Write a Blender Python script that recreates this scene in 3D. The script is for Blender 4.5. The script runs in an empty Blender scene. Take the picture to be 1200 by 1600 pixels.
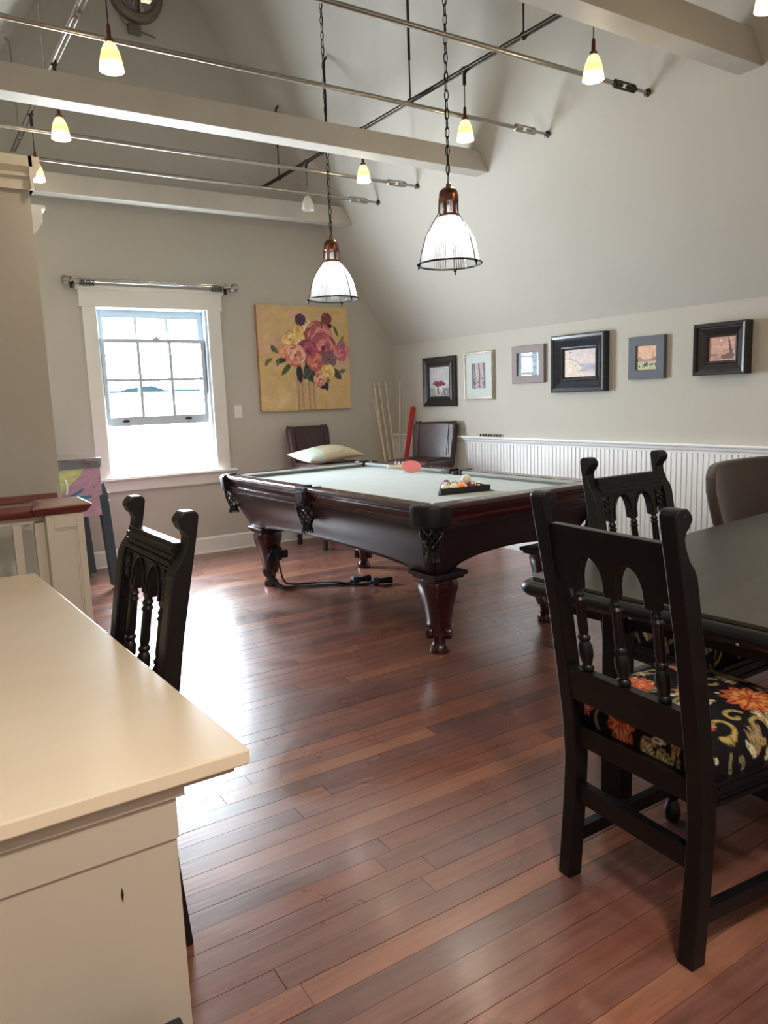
import bpy, bmesh, math, random
import numpy as np
from mathutils import Vector, Matrix
random.seed(7); RNG = np.random.default_rng(11)
PI = math.pi
SC = bpy.context.scene
COL = SC.collection

# ------------------------------------------------------------------ camera
cam_d = bpy.data.cameras.new('camera'); cam = bpy.data.objects.new('camera', cam_d); COL.objects.link(cam)
SC.camera = cam
def cam_rows(a, b, c):
    ca, sa, cb, sb, cc, sc = math.cos(a), math.sin(a), math.cos(b), math.sin(b), math.cos(c), math.sin(c)
    r = np.array([ca, -sa, 0.]); f = np.array([sa, ca, 0.]); u = np.array([0, 0, 1.])
    f2 = f*cb + u*sb; u2 = u*cb - f*sb
    return r*cc + u2*sc, u2*cc - r*sc, f2
r_, u_, f_ = cam_rows(.5627, -.1546, -.0360)
M = Matrix.Identity(4)
for i in range(3):
    M[i][0] = r_[i]; M[i][1] = u_[i]; M[i][2] = -f_[i]
M[0][3], M[1][3], M[2][3] = 0, 0, 1.3758
cam.matrix_world = M
cam_d.sensor_fit = 'VERTICAL'; cam_d.sensor_height = 32; cam_d.lens = 1152.85/1600*32
cam_d.clip_start = .02; cam_d.clip_end = 300

# ------------------------------------------------------------------ world and exposure
SKY = 80.0
w = bpy.data.worlds.new('sky'); SC.world = w; w.use_nodes = True
bg = w.node_tree.nodes['Background']; bg.inputs[0].default_value = (.84, .93, 1, 1); bg.inputs[1].default_value = SKY
SC.view_settings.view_transform = 'Standard'; SC.view_settings.look = 'None'
SC.view_settings.exposure = 0.05; SC.view_settings.gamma = 1; SC.view_settings.use_curve_mapping = False
SC.cycles.max_bounces = 8; SC.cycles.diffuse_bounces = 5; SC.cycles.transparent_max_bounces = 12
SC.cycles.sample_clamp_indirect = 12; SC.cycles.use_denoising = True
PENDANT_W, TRACK_W, KITCHEN_W = 5, 3, 64
def ceiling_fill(x, y, z, watts, col, size):  # unseen warm fill light, added near the ceiling behind the camera
    l = bpy.data.lights.new('kitchen_fill', 'AREA'); l.shape = 'DISK'; l.size = size; l.energy = watts; l.color = col
    o = bpy.data.objects.new('kitchen_fill', l); o.location = (x, y, z); COL.objects.link(o)
ceiling_fill(.5, -.3, 2.85, KITCHEN_W, (1, .87, .74), .35)
ceiling_fill(2.4, -1.4, 2.85, KITCHEN_W*.45, (1, .90, .80), .35)
def portal(x, y, z, sx, sz, rot):
    l = bpy.data.lights.new('daylight_portal', 'AREA'); l.shape = 'RECTANGLE'; l.size = sx; l.size_y = sz
    l.cycles.is_portal = True
    o = bpy.data.objects.new('daylight_portal', l); o.location = (x, y, z); o.rotation_euler = rot; COL.objects.link(o)

# ------------------------------------------------------------------ room numbers (metres)
XR, YB, PHI, ZK, KS = 4.3205, 6.5829, .0402, 1.899, 1.509
XL, YF, ZRIDGE = -.52, -2.6, None
def xr(y): return XR + PHI*(YB - y)
DR = Vector((PHI, -1, 0)).normalized(); NR = Vector((1, PHI, 0)).normalized()
def W(u, z, d=0.0):                       # point on the right wall: u from the corner, d out into the room
    p = Vector((XR, YB, 0)) + DR*u - NR*d; return Vector((p.x, p.y, z))
MW = Matrix(((DR.x, -NR.x, 0, XR), (DR.y, -NR.y, 0, YB), (0, 0, 1, 0), (0, 0, 0, 1)))   # local (u, d, z)

# ------------------------------------------------------------------ materials
def srgb(c):
    c = np.asarray(c, float); return np.where(c <= .04045, c/12.92, ((c+.055)/1.055)**2.4)
def L(r, g, b): return tuple(float(v) for v in srgb([r/255, g/255, b/255])) + (1,)
def new_mat(name):
    m = bpy.data.materials.new(name); m.use_nodes = True
    return m, m.node_tree, m.node_tree.nodes['Principled BSDF']
def mat(name, col, rough=.5, metal=0, spec=.5, var=.06, scale=6, bump=0, bscale=80, coat=0, stretch=(1, 1, 1), col2=None, object_space=True, sheen=0, trans=0):
    m, nt, p = new_mat(name); N = nt.nodes; K = nt.links
    tc = N.new('ShaderNodeTexCoord'); mp = N.new('ShaderNodeMapping'); mp.inputs['Scale'].default_value = stretch
    K.new(tc.outputs['Object' if object_space else 'Generated'], mp.inputs[0])
    nz = N.new('ShaderNodeTexNoise'); nz.inputs['Scale'].default_value = scale; nz.inputs['Detail'].default_value = 5
    K.new(mp.outputs[0], nz.inputs['Vector'])
    mx = N.new('ShaderNodeMix'); mx.data_type = 'RGBA'
    c2 = col2 if col2 else tuple(max(0, v*(1-var*3)) for v in col[:3]) + (1,)
    c1 = col if col2 else tuple(min(1, v*(1+var)) for v in col[:3]) + (1,)
    mx.inputs['A'].default_value = c1; mx.inputs['B'].default_value = c2
    rp = N.new('ShaderNodeMapRange'); rp.inputs[1].default_value = .35; rp.inputs[2].default_value = .75
    K.new(nz.outputs['Fac'], rp.inputs[0]); K.new(rp.outputs[0], mx.inputs['Factor']); K.new(mx.outputs['Result'], p.inputs['Base Color'])
    p.inputs['Roughness'].default_value = rough; p.inputs['Metallic'].default_value = metal
    p.inputs['Specular IOR Level'].default_value = spec
    if coat: p.inputs['Coat Weight'].default_value = coat; p.inputs['Coat Roughness'].default_value = .15
    if sheen: p.inputs['Sheen Weight'].default_value = sheen
    if trans: p.inputs['Transmission Weight'].default_value = trans
    if bump:
        n2 = N.new('ShaderNodeTexNoise'); n2.inputs['Scale'].default_value = bscale; n2.inputs['Detail'].default_value = 3
        K.new(mp.outputs[0], n2.inputs['Vector'])
        b = N.new('ShaderNodeBump'); b.inputs['Strength'].default_value = bump; b.inputs['Distance'].default_value = .002
        K.new(n2.outputs['Fac'], b.inputs['Height']); K.new(b.outputs[0], p.inputs['Normal'])
    return m
def emit_mat(name, col, strength):
    m, nt, p = new_mat(name)
    p.inputs['Base Color'].default_value = col; p.inputs['Emission Color'].default_value = col; p.inputs['Emission Strength'].default_value = strength
    return m
def attr_mat(name, rough=.6, spec=.4, bump=0, bscale=300, sheen=0):
    m, nt, p = new_mat(name); a = nt.nodes.new('ShaderNodeAttribute'); a.attribute_name = 'paint'
    nt.links.new(a.outputs['Color'], p.inputs['Base Color'])
    p.inputs['Roughness'].default_value = rough; p.inputs['Specular IOR Level'].default_value = spec
    if sheen: p.inputs['Sheen Weight'].default_value = sheen
    if bump:
        n2 = nt.nodes.new('ShaderNodeTexNoise'); n2.inputs['Scale'].default_value = bscale
        tc = nt.nodes.new('ShaderNodeTexCoord'); nt.links.new(tc.outputs['Object'], n2.inputs['Vector'])
        b = nt.nodes.new('ShaderNodeBump'); b.inputs['Strength'].default_value = bump; b.inputs['Distance'].default_value = .001
        nt.links.new(n2.outputs['Fac'], b.inputs['Height']); nt.links.new(b.outputs[0], p.inputs['Normal'])
    return m
M_WALL = mat('wall_paint', L(193, 188, 178), .75, var=.015, scale=1.5, bump=.08, bscale=120, spec=.25)
M_CEIL = mat('ceiling_paint', L(193, 189, 180), .8, var=.015, scale=1.5, bump=.06, bscale=90, spec=.2)
M_BEAM = mat('beam_paint', L(196, 190, 180), .55, var=.03, scale=4, bump=.15, bscale=30, spec=.3)
M_TRIM = mat('white_trim', L(232, 229, 222), .4, var=.01, scale=3)
M_TRIMW = mat('cream_trim', L(232, 224, 208), .4, var=.015, scale=3)
M_BOARD = mat('beadboard_white', L(240, 240, 240), .35, var=.01, scale=3)
M_BACKING = mat('groove_shadow_paint', L(178, 177, 175), .7, var=.02)
M_SASH = mat('sash_vinyl', L(188, 200, 208), .35, var=.01)
M_COUNTER = mat('counter_laminate', L(228, 213, 190), .24, var=.015, scale=5, spec=.5)
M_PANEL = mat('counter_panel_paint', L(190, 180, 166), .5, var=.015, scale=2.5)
M_BLACKW = mat('black_painted_wood', L(14, 13, 15), .36, var=.15, scale=20, bump=.1, bscale=60, spec=.4)
M_BLACKT = mat('black_table_top', L(52, 50, 44), .33, var=.12, scale=3, col2=L(64, 60, 50), bump=.12, bscale=14, stretch=(1, 8, 1), spec=.5)
M_MAHOG = mat('mahogany_gloss', L(66, 22, 26), .24, var=.2, scale=9, stretch=(6, 1, 6), col2=L(38, 13, 17), spec=.5, coat=.35)
M_MAHOGD = mat('dark_mahogany', L(42, 29, 36), .38, var=.2, scale=7, stretch=(6, 1, 6), col2=L(34, 21, 27), spec=.5, coat=.1)
M_RAILW = mat('handrail_wood', L(122, 62, 52), .3, var=.15, scale=9, stretch=(1, 7, 7), col2=L(92, 42, 36), coat=.3)
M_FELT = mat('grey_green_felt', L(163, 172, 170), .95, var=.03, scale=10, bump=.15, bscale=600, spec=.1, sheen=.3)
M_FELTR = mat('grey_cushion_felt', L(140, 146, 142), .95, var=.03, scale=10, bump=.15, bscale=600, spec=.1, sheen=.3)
M_LEATHERK = mat('black_pocket_leather', L(24, 26, 30), .38, var=.1, scale=30, bump=.3, bscale=150)
M_LEATHERB = mat('oxblood_leather', L(66, 38, 40), .3, var=.15, scale=8, bump=.25, bscale=90, spec=.5)
M_BROWNF = mat('brown_upholstery', L(66, 50, 40), .8, var=.06, scale=12, bump=.2, bscale=300, sheen=.2)
M_STEEL = mat('brushed_steel', L(176, 168, 158), .32, metal=.9, var=.05, scale=30)
M_STEELD = mat('dark_metal', L(70, 62, 56), .35, metal=.9, var=.1, scale=30)
M_CHROME = mat('chrome', L(225, 225, 225), .12, metal=1, var=.02)
M_BRONZE = mat('copper_bronze', L(122, 78, 62), .25, metal=.9, var=.15, scale=25)
M_IRON = mat('black_iron', L(30, 26, 24), .4, metal=.6, var=.1)
M_WOODL = mat('maple_cue', L(232, 214, 182), .35, var=.06, scale=8, stretch=(8, 8, 1))
M_PLASTW = mat('white_plastic', L(236, 234, 228), .4, var=.01)
M_PLASTK = mat('black_plastic', L(26, 30, 36), .35, var=.05)
M_RUBBERK = mat('black_rubber', L(20, 22, 26), .6, var=.05)
M_RED = mat('red_lacquer', L(190, 30, 36), .35, var=.05)
M_PINKR = mat('pink_red_rubber', L(226, 122, 126), .5, var=.04)
M_SLATE = mat('slate_grey_metal', L(72, 86, 98), .4, metal=.2, var=.05)
M_DUCT = mat('dusty_metal', L(130, 124, 112), .5, metal=.4, var=.05)
M_ROOF = mat('distant_roof', (.0024, .0050, .0062, 1), 1, var=.05, spec=0)
M_STUCCO = mat('distant_stucco', L(235, 235, 232), .9, var=.01)
M_GROUND = mat('pale_ground', L(215, 215, 208), .9, var=.03)
M_PAINT = attr_mat('painted_canvas', .7, .25, bump=.5, bscale=120)
M_PRINT = attr_mat('printed_picture', .45, .4)
M_FABRIC = attr_mat('floral_fabric', .85, .12, bump=.3, bscale=500)
def glass_mat(name, col, refl=.08):
    m, nt, p = new_mat(name); N = nt.nodes; K = nt.links
    out = N['Material Output']; t = N.new('ShaderNodeBsdfTransparent'); t.inputs[0].default_value = col
    g = N.new('ShaderNodeBsdfGlossy'); g.inputs['Roughness'].default_value = .03
    lw = N.new('ShaderNodeLayerWeight'); lw.inputs['Blend'].default_value = .5; pw = N.new('ShaderNodeMath'); pw.operation = 'POWER'; pw.inputs[1].default_value = 4
    mr = N.new('ShaderNodeMapRange'); mr.inputs[3].default_value = refl*.5; mr.inputs[4].default_value = .9
    K.new(lw.outputs['Facing'], pw.inputs[0]); K.new(pw.outputs[0], mr.inputs[0])
    mx = N.new('ShaderNodeMixShader'); K.new(mr.outputs[0], mx.inputs[0]); K.new(t.outputs[0], mx.inputs[1]); K.new(g.outputs[0], mx.inputs[2])
    K.new(mx.outputs[0], out.inputs[0]); return m
M_GLASS = glass_mat('window_glass', (.97, .99, 1, 1)); M_PGLASS = glass_mat('picture_glass', (.95, .96, .97, 1), .02)
def shade_glass():
    m, nt, p = new_mat('prismatic_glass'); N = nt.nodes; K = nt.links; out = N['Material Output']
    t = N.new('ShaderNodeBsdfTransparent'); t.inputs[0].default_value = (.95, .97, 1, 1)
    tr = N.new('ShaderNodeBsdfTranslucent'); tr.inputs[0].default_value = (.93, .95, 1, 1)
    g = N.new('ShaderNodeBsdfGlossy'); g.inputs['Roughness'].default_value = .12
    a = N.new('ShaderNodeMixShader'); a.inputs[0].default_value = .17; K.new(t.outputs[0], a.inputs[1]); K.new(tr.outputs[0], a.inputs[2])
    f = N.new('ShaderNodeFresnel'); f.inputs['IOR'].default_value = 1.5
    b = N.new('ShaderNodeMixShader'); K.new(f.outputs[0], b.inputs[0]); K.new(a.outputs[0], b.inputs[1]); K.new(g.outputs[0], b.inputs[2])
    K.new(b.outputs[0], out.inputs[0]); return m
M_SHADE = shade_glass()
M_BULB = emit_mat('lit_bulb', (1, .97, .92, 1), 12)
def bell_mat(name, lit):
    m, nt, p = new_mat(name); N = nt.nodes; K = nt.links
    tc = N.new('ShaderNodeTexCoord'); sp = N.new('ShaderNodeSeparateXYZ'); K.new(tc.outputs['Generated'], sp.inputs[0])
    r = N.new('ShaderNodeValToRGB'); K.new(sp.outputs['Z'], r.inputs[0]); cr = r.color_ramp
    cr.elements[0].position = 0; cr.elements[0].color = (1, .93, .72, 1)
    cr.elements[1].position = 1; cr.elements[1].color = (.95, .72, .28, 1)
    for pos, c in ((.26, (1, .93, .72, 1)), (.34, (.93, .74, .25, 1)), (.6, (.95, .80, .36, 1)), (.8, (1, .88, .55, 1))):
        e = cr.elements.new(pos); e.color = c
    if lit:
        K.new(r.outputs[0], p.inputs['Base Color']); K.new(r.outputs[0], p.inputs['Emission Color']); p.inputs['Emission Strength'].default_value = 1.05
        p.inputs['Base Color'].default_value = (.9, .85, .7, 1)
    else:
        p.inputs['Base Color'].default_value = L(225, 222, 212)
    p.inputs['Roughness'].default_value = .25
    return m
M_BELL, M_BELLOFF = bell_mat('lit_bell_glass', True), bell_mat('unlit_bell_glass', False)
def floor_mat():
    m, nt, p = new_mat('plank_wood'); N = nt.nodes; K = nt.links
    geo = N.new('ShaderNodeNewGeometry'); oi = N.new('ShaderNodeObjectInfo')
    add = N.new('ShaderNodeMath'); add.operation = 'ADD'; K.new(geo.outputs['Random Per Island'], add.inputs[0]); K.new(oi.outputs['Random'], add.inputs[1])
    fr = N.new('ShaderNodeMath'); fr.operation = 'FRACT'; K.new(add.outputs[0], fr.inputs[0])
    cb = N.new('ShaderNodeCombineXYZ'); m20 = N.new('ShaderNodeMath'); m20.operation = 'MULTIPLY'; m20.inputs[1].default_value = 37
    K.new(fr.outputs[0], m20.inputs[0]); K.new(m20.outputs[0], cb.inputs[2])
    va = N.new('ShaderNodeVectorMath'); va.operation = 'ADD'; K.new(geo.outputs['Position'], va.inputs[0]); K.new(cb.outputs[0], va.inputs[1])
    mp = N.new('ShaderNodeMapping'); mp.inputs['Scale'].default_value = (1.2, 16, 1); K.new(va.outputs[0], mp.inputs[0])
    nz = N.new('ShaderNodeTexNoise'); nz.inputs['Scale'].default_value = 3.2; nz.inputs['Detail'].default_value = 8; nz.inputs['Roughness'].default_value = .65; K.new(mp.outputs[0], nz.inputs['Vector'])
    r1 = N.new('ShaderNodeValToRGB'); K.new(fr.outputs[0], r1.inputs[0]); cr = r1.color_ramp
    cr.elements[0].position = 0; cr.elements[0].color = L(98, 66, 61)
    cr.elements[1].position = 1; cr.elements[1].color = L(146, 97, 75)
    for pos, c in ((.25, L(113, 74, 65)), (.5, L(132, 82, 65)), (.75, L(107, 73, 67)), (.88, L(138, 87, 67))):
        e = cr.elements.new(pos); e.color = c
    r2 = N.new('ShaderNodeMapRange'); r2.inputs[1].default_value = .3; r2.inputs[2].default_value = .75; r2.inputs[3].default_value = 1.18; r2.inputs[4].default_value = .62; K.new(nz.outputs['Fac'], r2.inputs[0])
    mul = N.new('ShaderNodeVectorMath'); mul.operation = 'SCALE'; K.new(r1.outputs[0], mul.inputs[0]); K.new(r2.outputs[0], mul.inputs['Scale'])
    # scuffs: pale thin scratches and worn patches
    n3 = N.new('ShaderNodeTexNoise'); n3.inputs['Scale'].default_value = 1.6; n3.inputs['Detail'].default_value = 7; n3.inputs['Distortion'].default_value = 1.4; K.new(geo.outputs['Position'], n3.inputs['Vector'])
    r3 = N.new('ShaderNodeMapRange'); r3.inputs[1].default_value = .50; r3.inputs[2].default_value = .72; r3.inputs[4].default_value = .22; K.new(n3.outputs['Fac'], r3.inputs[0])
    mx = N.new('ShaderNodeMix'); mx.data_type = 'RGBA'; K.new(r3.outputs[0], mx.inputs['Factor']); K.new(mul.outputs[0], mx.inputs['A']); mx.inputs['B'].default_value = L(164, 126, 110)
    K.new(mx.outputs['Result'], p.inputs['Base Color'])
    r4 = N.new('ShaderNodeMapRange'); r4.inputs[1].default_value = .3; r4.inputs[2].default_value = .7; r4.inputs[3].default_value = .24; r4.inputs[4].default_value = .38; K.new(n3.outputs['Fac'], r4.inputs[0])
    K.new(r4.outputs[0], p.inputs['Roughness'])
    b = N.new('ShaderNodeBump'); b.inputs['Strength'].default_value = .25; b.inputs['Distance'].default_value = .002; K.new(nz.outputs['Fac'], b.inputs['Height']); K.new(b.outputs[0], p.inputs['Normal'])
    p.inputs['Specular IOR Level'].default_value = .7; p.inputs['Coat Weight'].default_value = .25; p.inputs['Coat Roughness'].default_value = .16
    return m
M_FLOOR = floor_mat()
M_SUB = mat('dark_joint', L(38, 22, 18), .9)

# ------------------------------------------------------------------ mesh helpers
def link(name, me, m, parent=None, label=None, cat=None, group=None, kind=None, loc=None, rot=None, smooth=False, bevel=0, mw=None):
    o = bpy.data.objects.new(name, me); COL.objects.link(o)
    if m and not me.materials: me.materials.append(m)
    if parent: o.parent = parent
    if loc: o.location = loc
    if rot: o.rotation_euler = rot
    if mw is not None: o.matrix_world = mw
    for k, v in (('label', label), ('category', cat), ('group', group), ('kind', kind)):
        if v: o[k] = v
    if smooth:
        n = len(me.polygons); me.polygons.foreach_set('use_smooth', [True]*n)
        if smooth is not True:
            try: me.set_sharp_from_angle(angle=math.radians(smooth))
            except Exception: pass
    if bevel:
        b = o.modifiers.new('bevel', 'BEVEL'); b.width = bevel; b.segments = 2; b.limit_method = 'ANGLE'; b.angle_limit = .6
    return o
def fin(bm, name):
    bmesh.ops.recalc_face_normals(bm, faces=bm.faces)
    me = bpy.data.meshes.new(name); bm.to_mesh(me); bm.free(); return me
def obj(name, bm, m, parent=None, **k): return link(name, fin(bm, name), m, parent, **k)
def B(): return bmesh.new()
def empty(name, loc, rz=0, label=None, cat=None, group=None, kind=None, parent=None):
    o = bpy.data.objects.new(name, None); COL.objects.link(o); o.location = loc; o.rotation_euler = (0, 0, rz); o.empty_display_size = .1
    if parent: o.parent = parent
    for k, v in (('label', label), ('category', cat), ('group', group), ('kind', kind)):
        if v: o[k] = v
    return o
def box(bm, x0, x1, y0, y1, z0, z1, mx=None):
    v = [bm.verts.new(p) for p in ((x0, y0, z0), (x1, y0, z0), (x1, y1, z0), (x0, y1, z0), (x0, y0, z1), (x1, y0, z1), (x1, y1, z1), (x0, y1, z1))]
    for f in ((0, 3, 2, 1), (4, 5, 6, 7), (0, 1, 5, 4), (1, 2, 6, 5), (2, 3, 7, 6), (3, 0, 4, 7)): bm.faces.new([v[i] for i in f])
    if mx is not None: bmesh.ops.transform(bm, matrix=mx, verts=v)
    return v
def prism(bm, poly, a, b, axis='x', mx=None):
    """extrude a 2-D polygon along an axis: axis x -> poly is (y,z); y -> (x,z); z -> (x,y)"""
    def P(p, t): return {'x': (t, p[0], p[1]), 'y': (p[0], t, p[1]), 'z': (p[0], p[1], t)}[axis]
    v0 = [bm.verts.new(P(p, a)) for p in poly]; v1 = [bm.verts.new(P(p, b)) for p in poly]
    n = len(poly); bm.faces.new(v0[::-1]); bm.faces.new(v1)
    for i in range(n): bm.faces.new((v0[i], v0[(i+1) % n], v1[(i+1) % n], v1[i]))
    if mx is not None: bmesh.ops.transform(bm, matrix=mx, verts=v0+v1)
    return v0+v1
def lathe(bm, prof, seg=16, c=(0, 0, 0), mx=None, ribs=0, amp=0, cap=True):
    rings = []
    for r, z in prof:
        ring = []
        for i in range(seg):
            a = 2*PI*i/seg; rr = r*(1 + (amp if ribs and i % 2 else 0)) if r > 1e-5 else 1e-5
            ring.append(bm.verts.new((c[0]+rr*math.cos(a), c[1]+rr*math.sin(a), c[2]+z)))
        rings.append(ring)
    for a, b in zip(rings, rings[1:]):
        for i in range(seg): bm.faces.new((a[i], a[(i+1) % seg], b[(i+1) % seg], b[i]))
    if cap: bm.faces.new(rings[0][::-1]); bm.faces.new(rings[-1])
    vs = [v for r in rings for v in r]
    if mx is not None: bmesh.ops.transform(bm, matrix=mx, verts=vs)
    return vs
def tube(bm, pts, r=.01, seg=8, rs=None, closed=False):
    pts = [Vector(p) for p in pts]; n = len(pts); rings = []; ref = None
    for i, p in enumerate(pts):
        t = (pts[(i+1) % n]-pts[i-1]) if closed else (pts[min(i+1, n-1)]-pts[max(i-1, 0)])
        t.normalize()
        if ref is None: ref = Vector((0, 0, 1)) if abs(t.z) < .9 else Vector((1, 0, 0))
        s = t.cross(ref).normalized(); u = s.cross(t).normalized(); ref = u
        rr = rs[i] if rs else r
        rings.append([bm.verts.new(p + (s*math.cos(2*PI*k/seg) + u*math.sin(2*PI*k/seg))*rr) for k in range(seg)])
    m = n if closed else n-1
    for i in range(m):
        a, b = rings[i], rings[(i+1) % n]
        for k in range(seg): bm.faces.new((a[k], a[(k+1) % seg], b[(k+1) % seg], b[k]))
    if not closed: bm.faces.new(rings[0][::-1]); bm.faces.new(rings[-1])
def ball(bm, c, r, u=12, v=8, s=(1, 1, 1)):
    bmesh.ops.create_uvsphere(bm, u_segments=u, v_segments=v, radius=r, matrix=Matrix.Translation(c) @ Matrix.Diagonal((*s, 1)))
def loft(bm, rings, cap=True):
    R = [[bm.verts.new(p) for p in r] for r in rings]; n = len(R[0])
    for a, b in zip(R, R[1:]):
        for i in range(n): bm.faces.new((a[i], a[(i+1) % n], b[(i+1) % n], b[i]))
    if cap: bm.faces.new(R[0][::-1]); bm.faces.new(R[-1])
def copy_tree(o, parent=None):
    c = o.copy(); COL.objects.link(c)
    if parent: c.parent = parent
    for ch in [x for x in list(COL.objects) if x.parent == o]: copy_tree(ch, c)
    return c
def smooth_path(pts, k=6):
    P = [Vector(p) for p in pts]; out = []
    for i in range(len(P)-1):
        a, b, c, d = P[max(i-1, 0)], P[i], P[i+1], P[min(i+2, len(P)-1)]
        for j in range(k):
            t = j/k
            out.append(.5*((2*b)+(c-a)*t+(2*a-5*b+4*c-d)*t*t+(3*b-a-3*c+d)*t**3))
    out.append(P[-1]); return out

# ------------------------------------------------------------------ raster painting (flat art and print, stored per vertex)
class Pic:
    def __init__(s, w, h, c): s.w, s.h = w, h; s.a = np.zeros((h, w, 3)); s.a[:] = np.array(c)/255.; s.Y, s.X = np.mgrid[0:h, 0:w]; s.X = (s.X+.5)/w; s.Y = 1-(s.Y+.5)/h; s.asp = h/w
    def put(s, m, c, al=1.): m = (np.clip(m, 0, 1)*al)[..., None]; s.a = s.a*(1-m)+np.array(c)/255.*m
    def ell(s, x, y, rx, ry, c, rot=0, al=1., soft=.15):
        dx = s.X-x; dy = (s.Y-y)*s.asp; ca, sa = math.cos(rot), math.sin(rot)
        q = np.sqrt(((dx*ca+dy*sa)/rx)**2+((dy*ca-dx*sa)/ry)**2); s.put((1-q)/soft, c, al)
    def poly(s, pts, c, al=1.):
        inside = np.zeros(s.X.shape, bool); n = len(pts)
        for i in range(n):
            x1, y1 = pts[i]; x2, y2 = pts[(i+1) % n]
            if y1 == y2: continue
            cond = ((s.Y > min(y1, y2)) & (s.Y <= max(y1, y2))); xi = (s.Y-y1)*(x2-x1)/(y2-y1)+x1
            inside ^= cond & (s.X < xi)
        s.put(inside.astype(float), c, al)
    def line(s, pts, wd, c, al=1.):
        for (x1, y1), (x2, y2) in zip(pts, pts[1:]):
            dx, dy = x2-x1, (y2-y1)*s.asp; l2 = dx*dx+dy*dy+1e-12
            t = np.clip(((s.X-x1)*dx+(s.Y-y1)*s.asp*dy)/l2, 0, 1)
            d = np.hypot(s.X-x1-t*dx, (s.Y-y1)*s.asp-t*dy); s.put((wd-d)/(wd*.4)+.0, c, al)
    def leaf(s, x, y, ln, wd, rot, c, c2=None):
        s.ell(x+math.cos(rot)*ln*.5, y+math.sin(rot)*ln*.5/s.asp, ln*.5, wd*.5, c, rot)
        if c2: s.line([(x, y), (x+math.cos(rot)*ln, y+math.sin(rot)*ln/s.asp)], wd*.1, c2)
    def noise(s, amp, k=12, seed=0):
        g = np.random.default_rng(seed); tot = 0
        for kk in (k, k*3):
            n = g.normal(size=(kk+2, kk+2)); x = s.X*kk; y = s.Y*kk; xi = x.astype(int); yi = y.astype(int); fx = x-xi; fy = y-yi
            tot = tot+(n[yi, xi]*(1-fx)*(1-fy)+n[yi, xi+1]*fx*(1-fy)+n[yi+1, xi]*(1-fx)*fy+n[yi+1, xi+1]*fx*fy)
        s.a = np.clip(s.a*(1+amp*tot[..., None]), 0, 1)
    def rose(s, x, y, r, cols, seed=0, n=5):
        g = random.Random(seed)
        for k in range(n):
            rr = r*(1-k/n); m = max(4, 8-k)
            for i in range(m):
                a = 2*PI*i/m+g.random()*.9+k; q = rr*.55
                c = cols[(k+i) % len(cols)]
                s.ell(x+math.cos(a)*q, y+math.sin(a)*q/s.asp, rr*.52, rr*.36, c, a+PI/2, soft=.12)
                s.ell(x+math.cos(a)*q*1.12, y+math.sin(a)*q*1.12/s.asp, rr*.40, rr*.2, [min(255, v*1.22+12) for v in c], a+PI/2, al=.55)
        s.ell(x, y, r*.16, r*.16, cols[0]); s.ell(x, y, r*.07, r*.07, [v*.5 for v in cols[0]])
def paint_attr(me, cols):
    a = me.color_attributes.new('paint', 'FLOAT_COLOR', 'POINT'); c = np.ones((len(me.vertices), 4), np.float32); c[:, :3] = srgb(np.clip(cols, 0, 1)); a.data.foreach_set('color', c.ravel())
def grid_mesh(name, pic, fn):
    """mesh grid of pic.w x pic.h points; fn(U,V)->xyz arrays, U,V in 0..1 (V up)"""
    h, w_ = pic.h, pic.w; V_, U_ = np.mgrid[0:h, 0:w_]; U_ = U_/(w_-1); V_ = 1-V_/(h-1)
    co = np.stack(fn(U_, V_), -1).reshape(-1, 3)
    i = np.arange(h*w_).reshape(h, w_); f = np.stack([i[1:, :-1], i[1:, 1:], i[:-1, 1:], i[:-1, :-1]], -1).reshape(-1, 4)
    me = bpy.data.meshes.new(name); me.from_pydata(co.tolist(), [], f.tolist()); paint_attr(me, pic.a.reshape(-1, 3)); return me

# ================================================================== SETTING
def zr_(x, y): return ZK + KS*((xr(y))-x)
def zl_(x): return ZK + KS*(x-XL)
def ridge(y): x = (xr(y)+XL)/2; return x, zl_(x)
# back wall with the window opening
OX0, OX1, OZ0, OZ1 = 1.385, 2.345, .775, 2.205
bm = B(); rx, rz = ridge(YB); T = .115
def wallpoly(bm, poly, y0, y1): prism(bm, poly, y0, y1, 'y')
wallpoly(bm, [(XL-.1, 0), (OX0, 0), (OX0, zl_(OX0)), (XL-.1, zl_(XL-.1))], YB, YB+T)
wallpoly(bm, [(OX1, 0), (XR+.1, 0), (XR+.1, zr_(XR+.1, YB)), (OX1, zr_(OX1, YB))], YB, YB+T)
wallpoly(bm, [(OX0, 0), (OX1, 0), (OX1, OZ0), (OX0, OZ0)], YB, YB+T)
wallpoly(bm, [(OX0, OZ1), (OX1, OZ1), (OX1, zr_(OX1, YB)), (rx, rz), (OX0, zl_(OX0))], YB, YB+T)
obj('wall_back', bm, M_WALL, kind='structure')
# right knee wall
bm = B(); ul = (YB-YF)*1.001
box(bm, -.05, ul, -.15, 0, -.06, ZK); bmesh.ops.transform(bm, matrix=MW, verts=bm.verts)
wr = obj('wall_right', bm, M_WALL, kind='structure')
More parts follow.
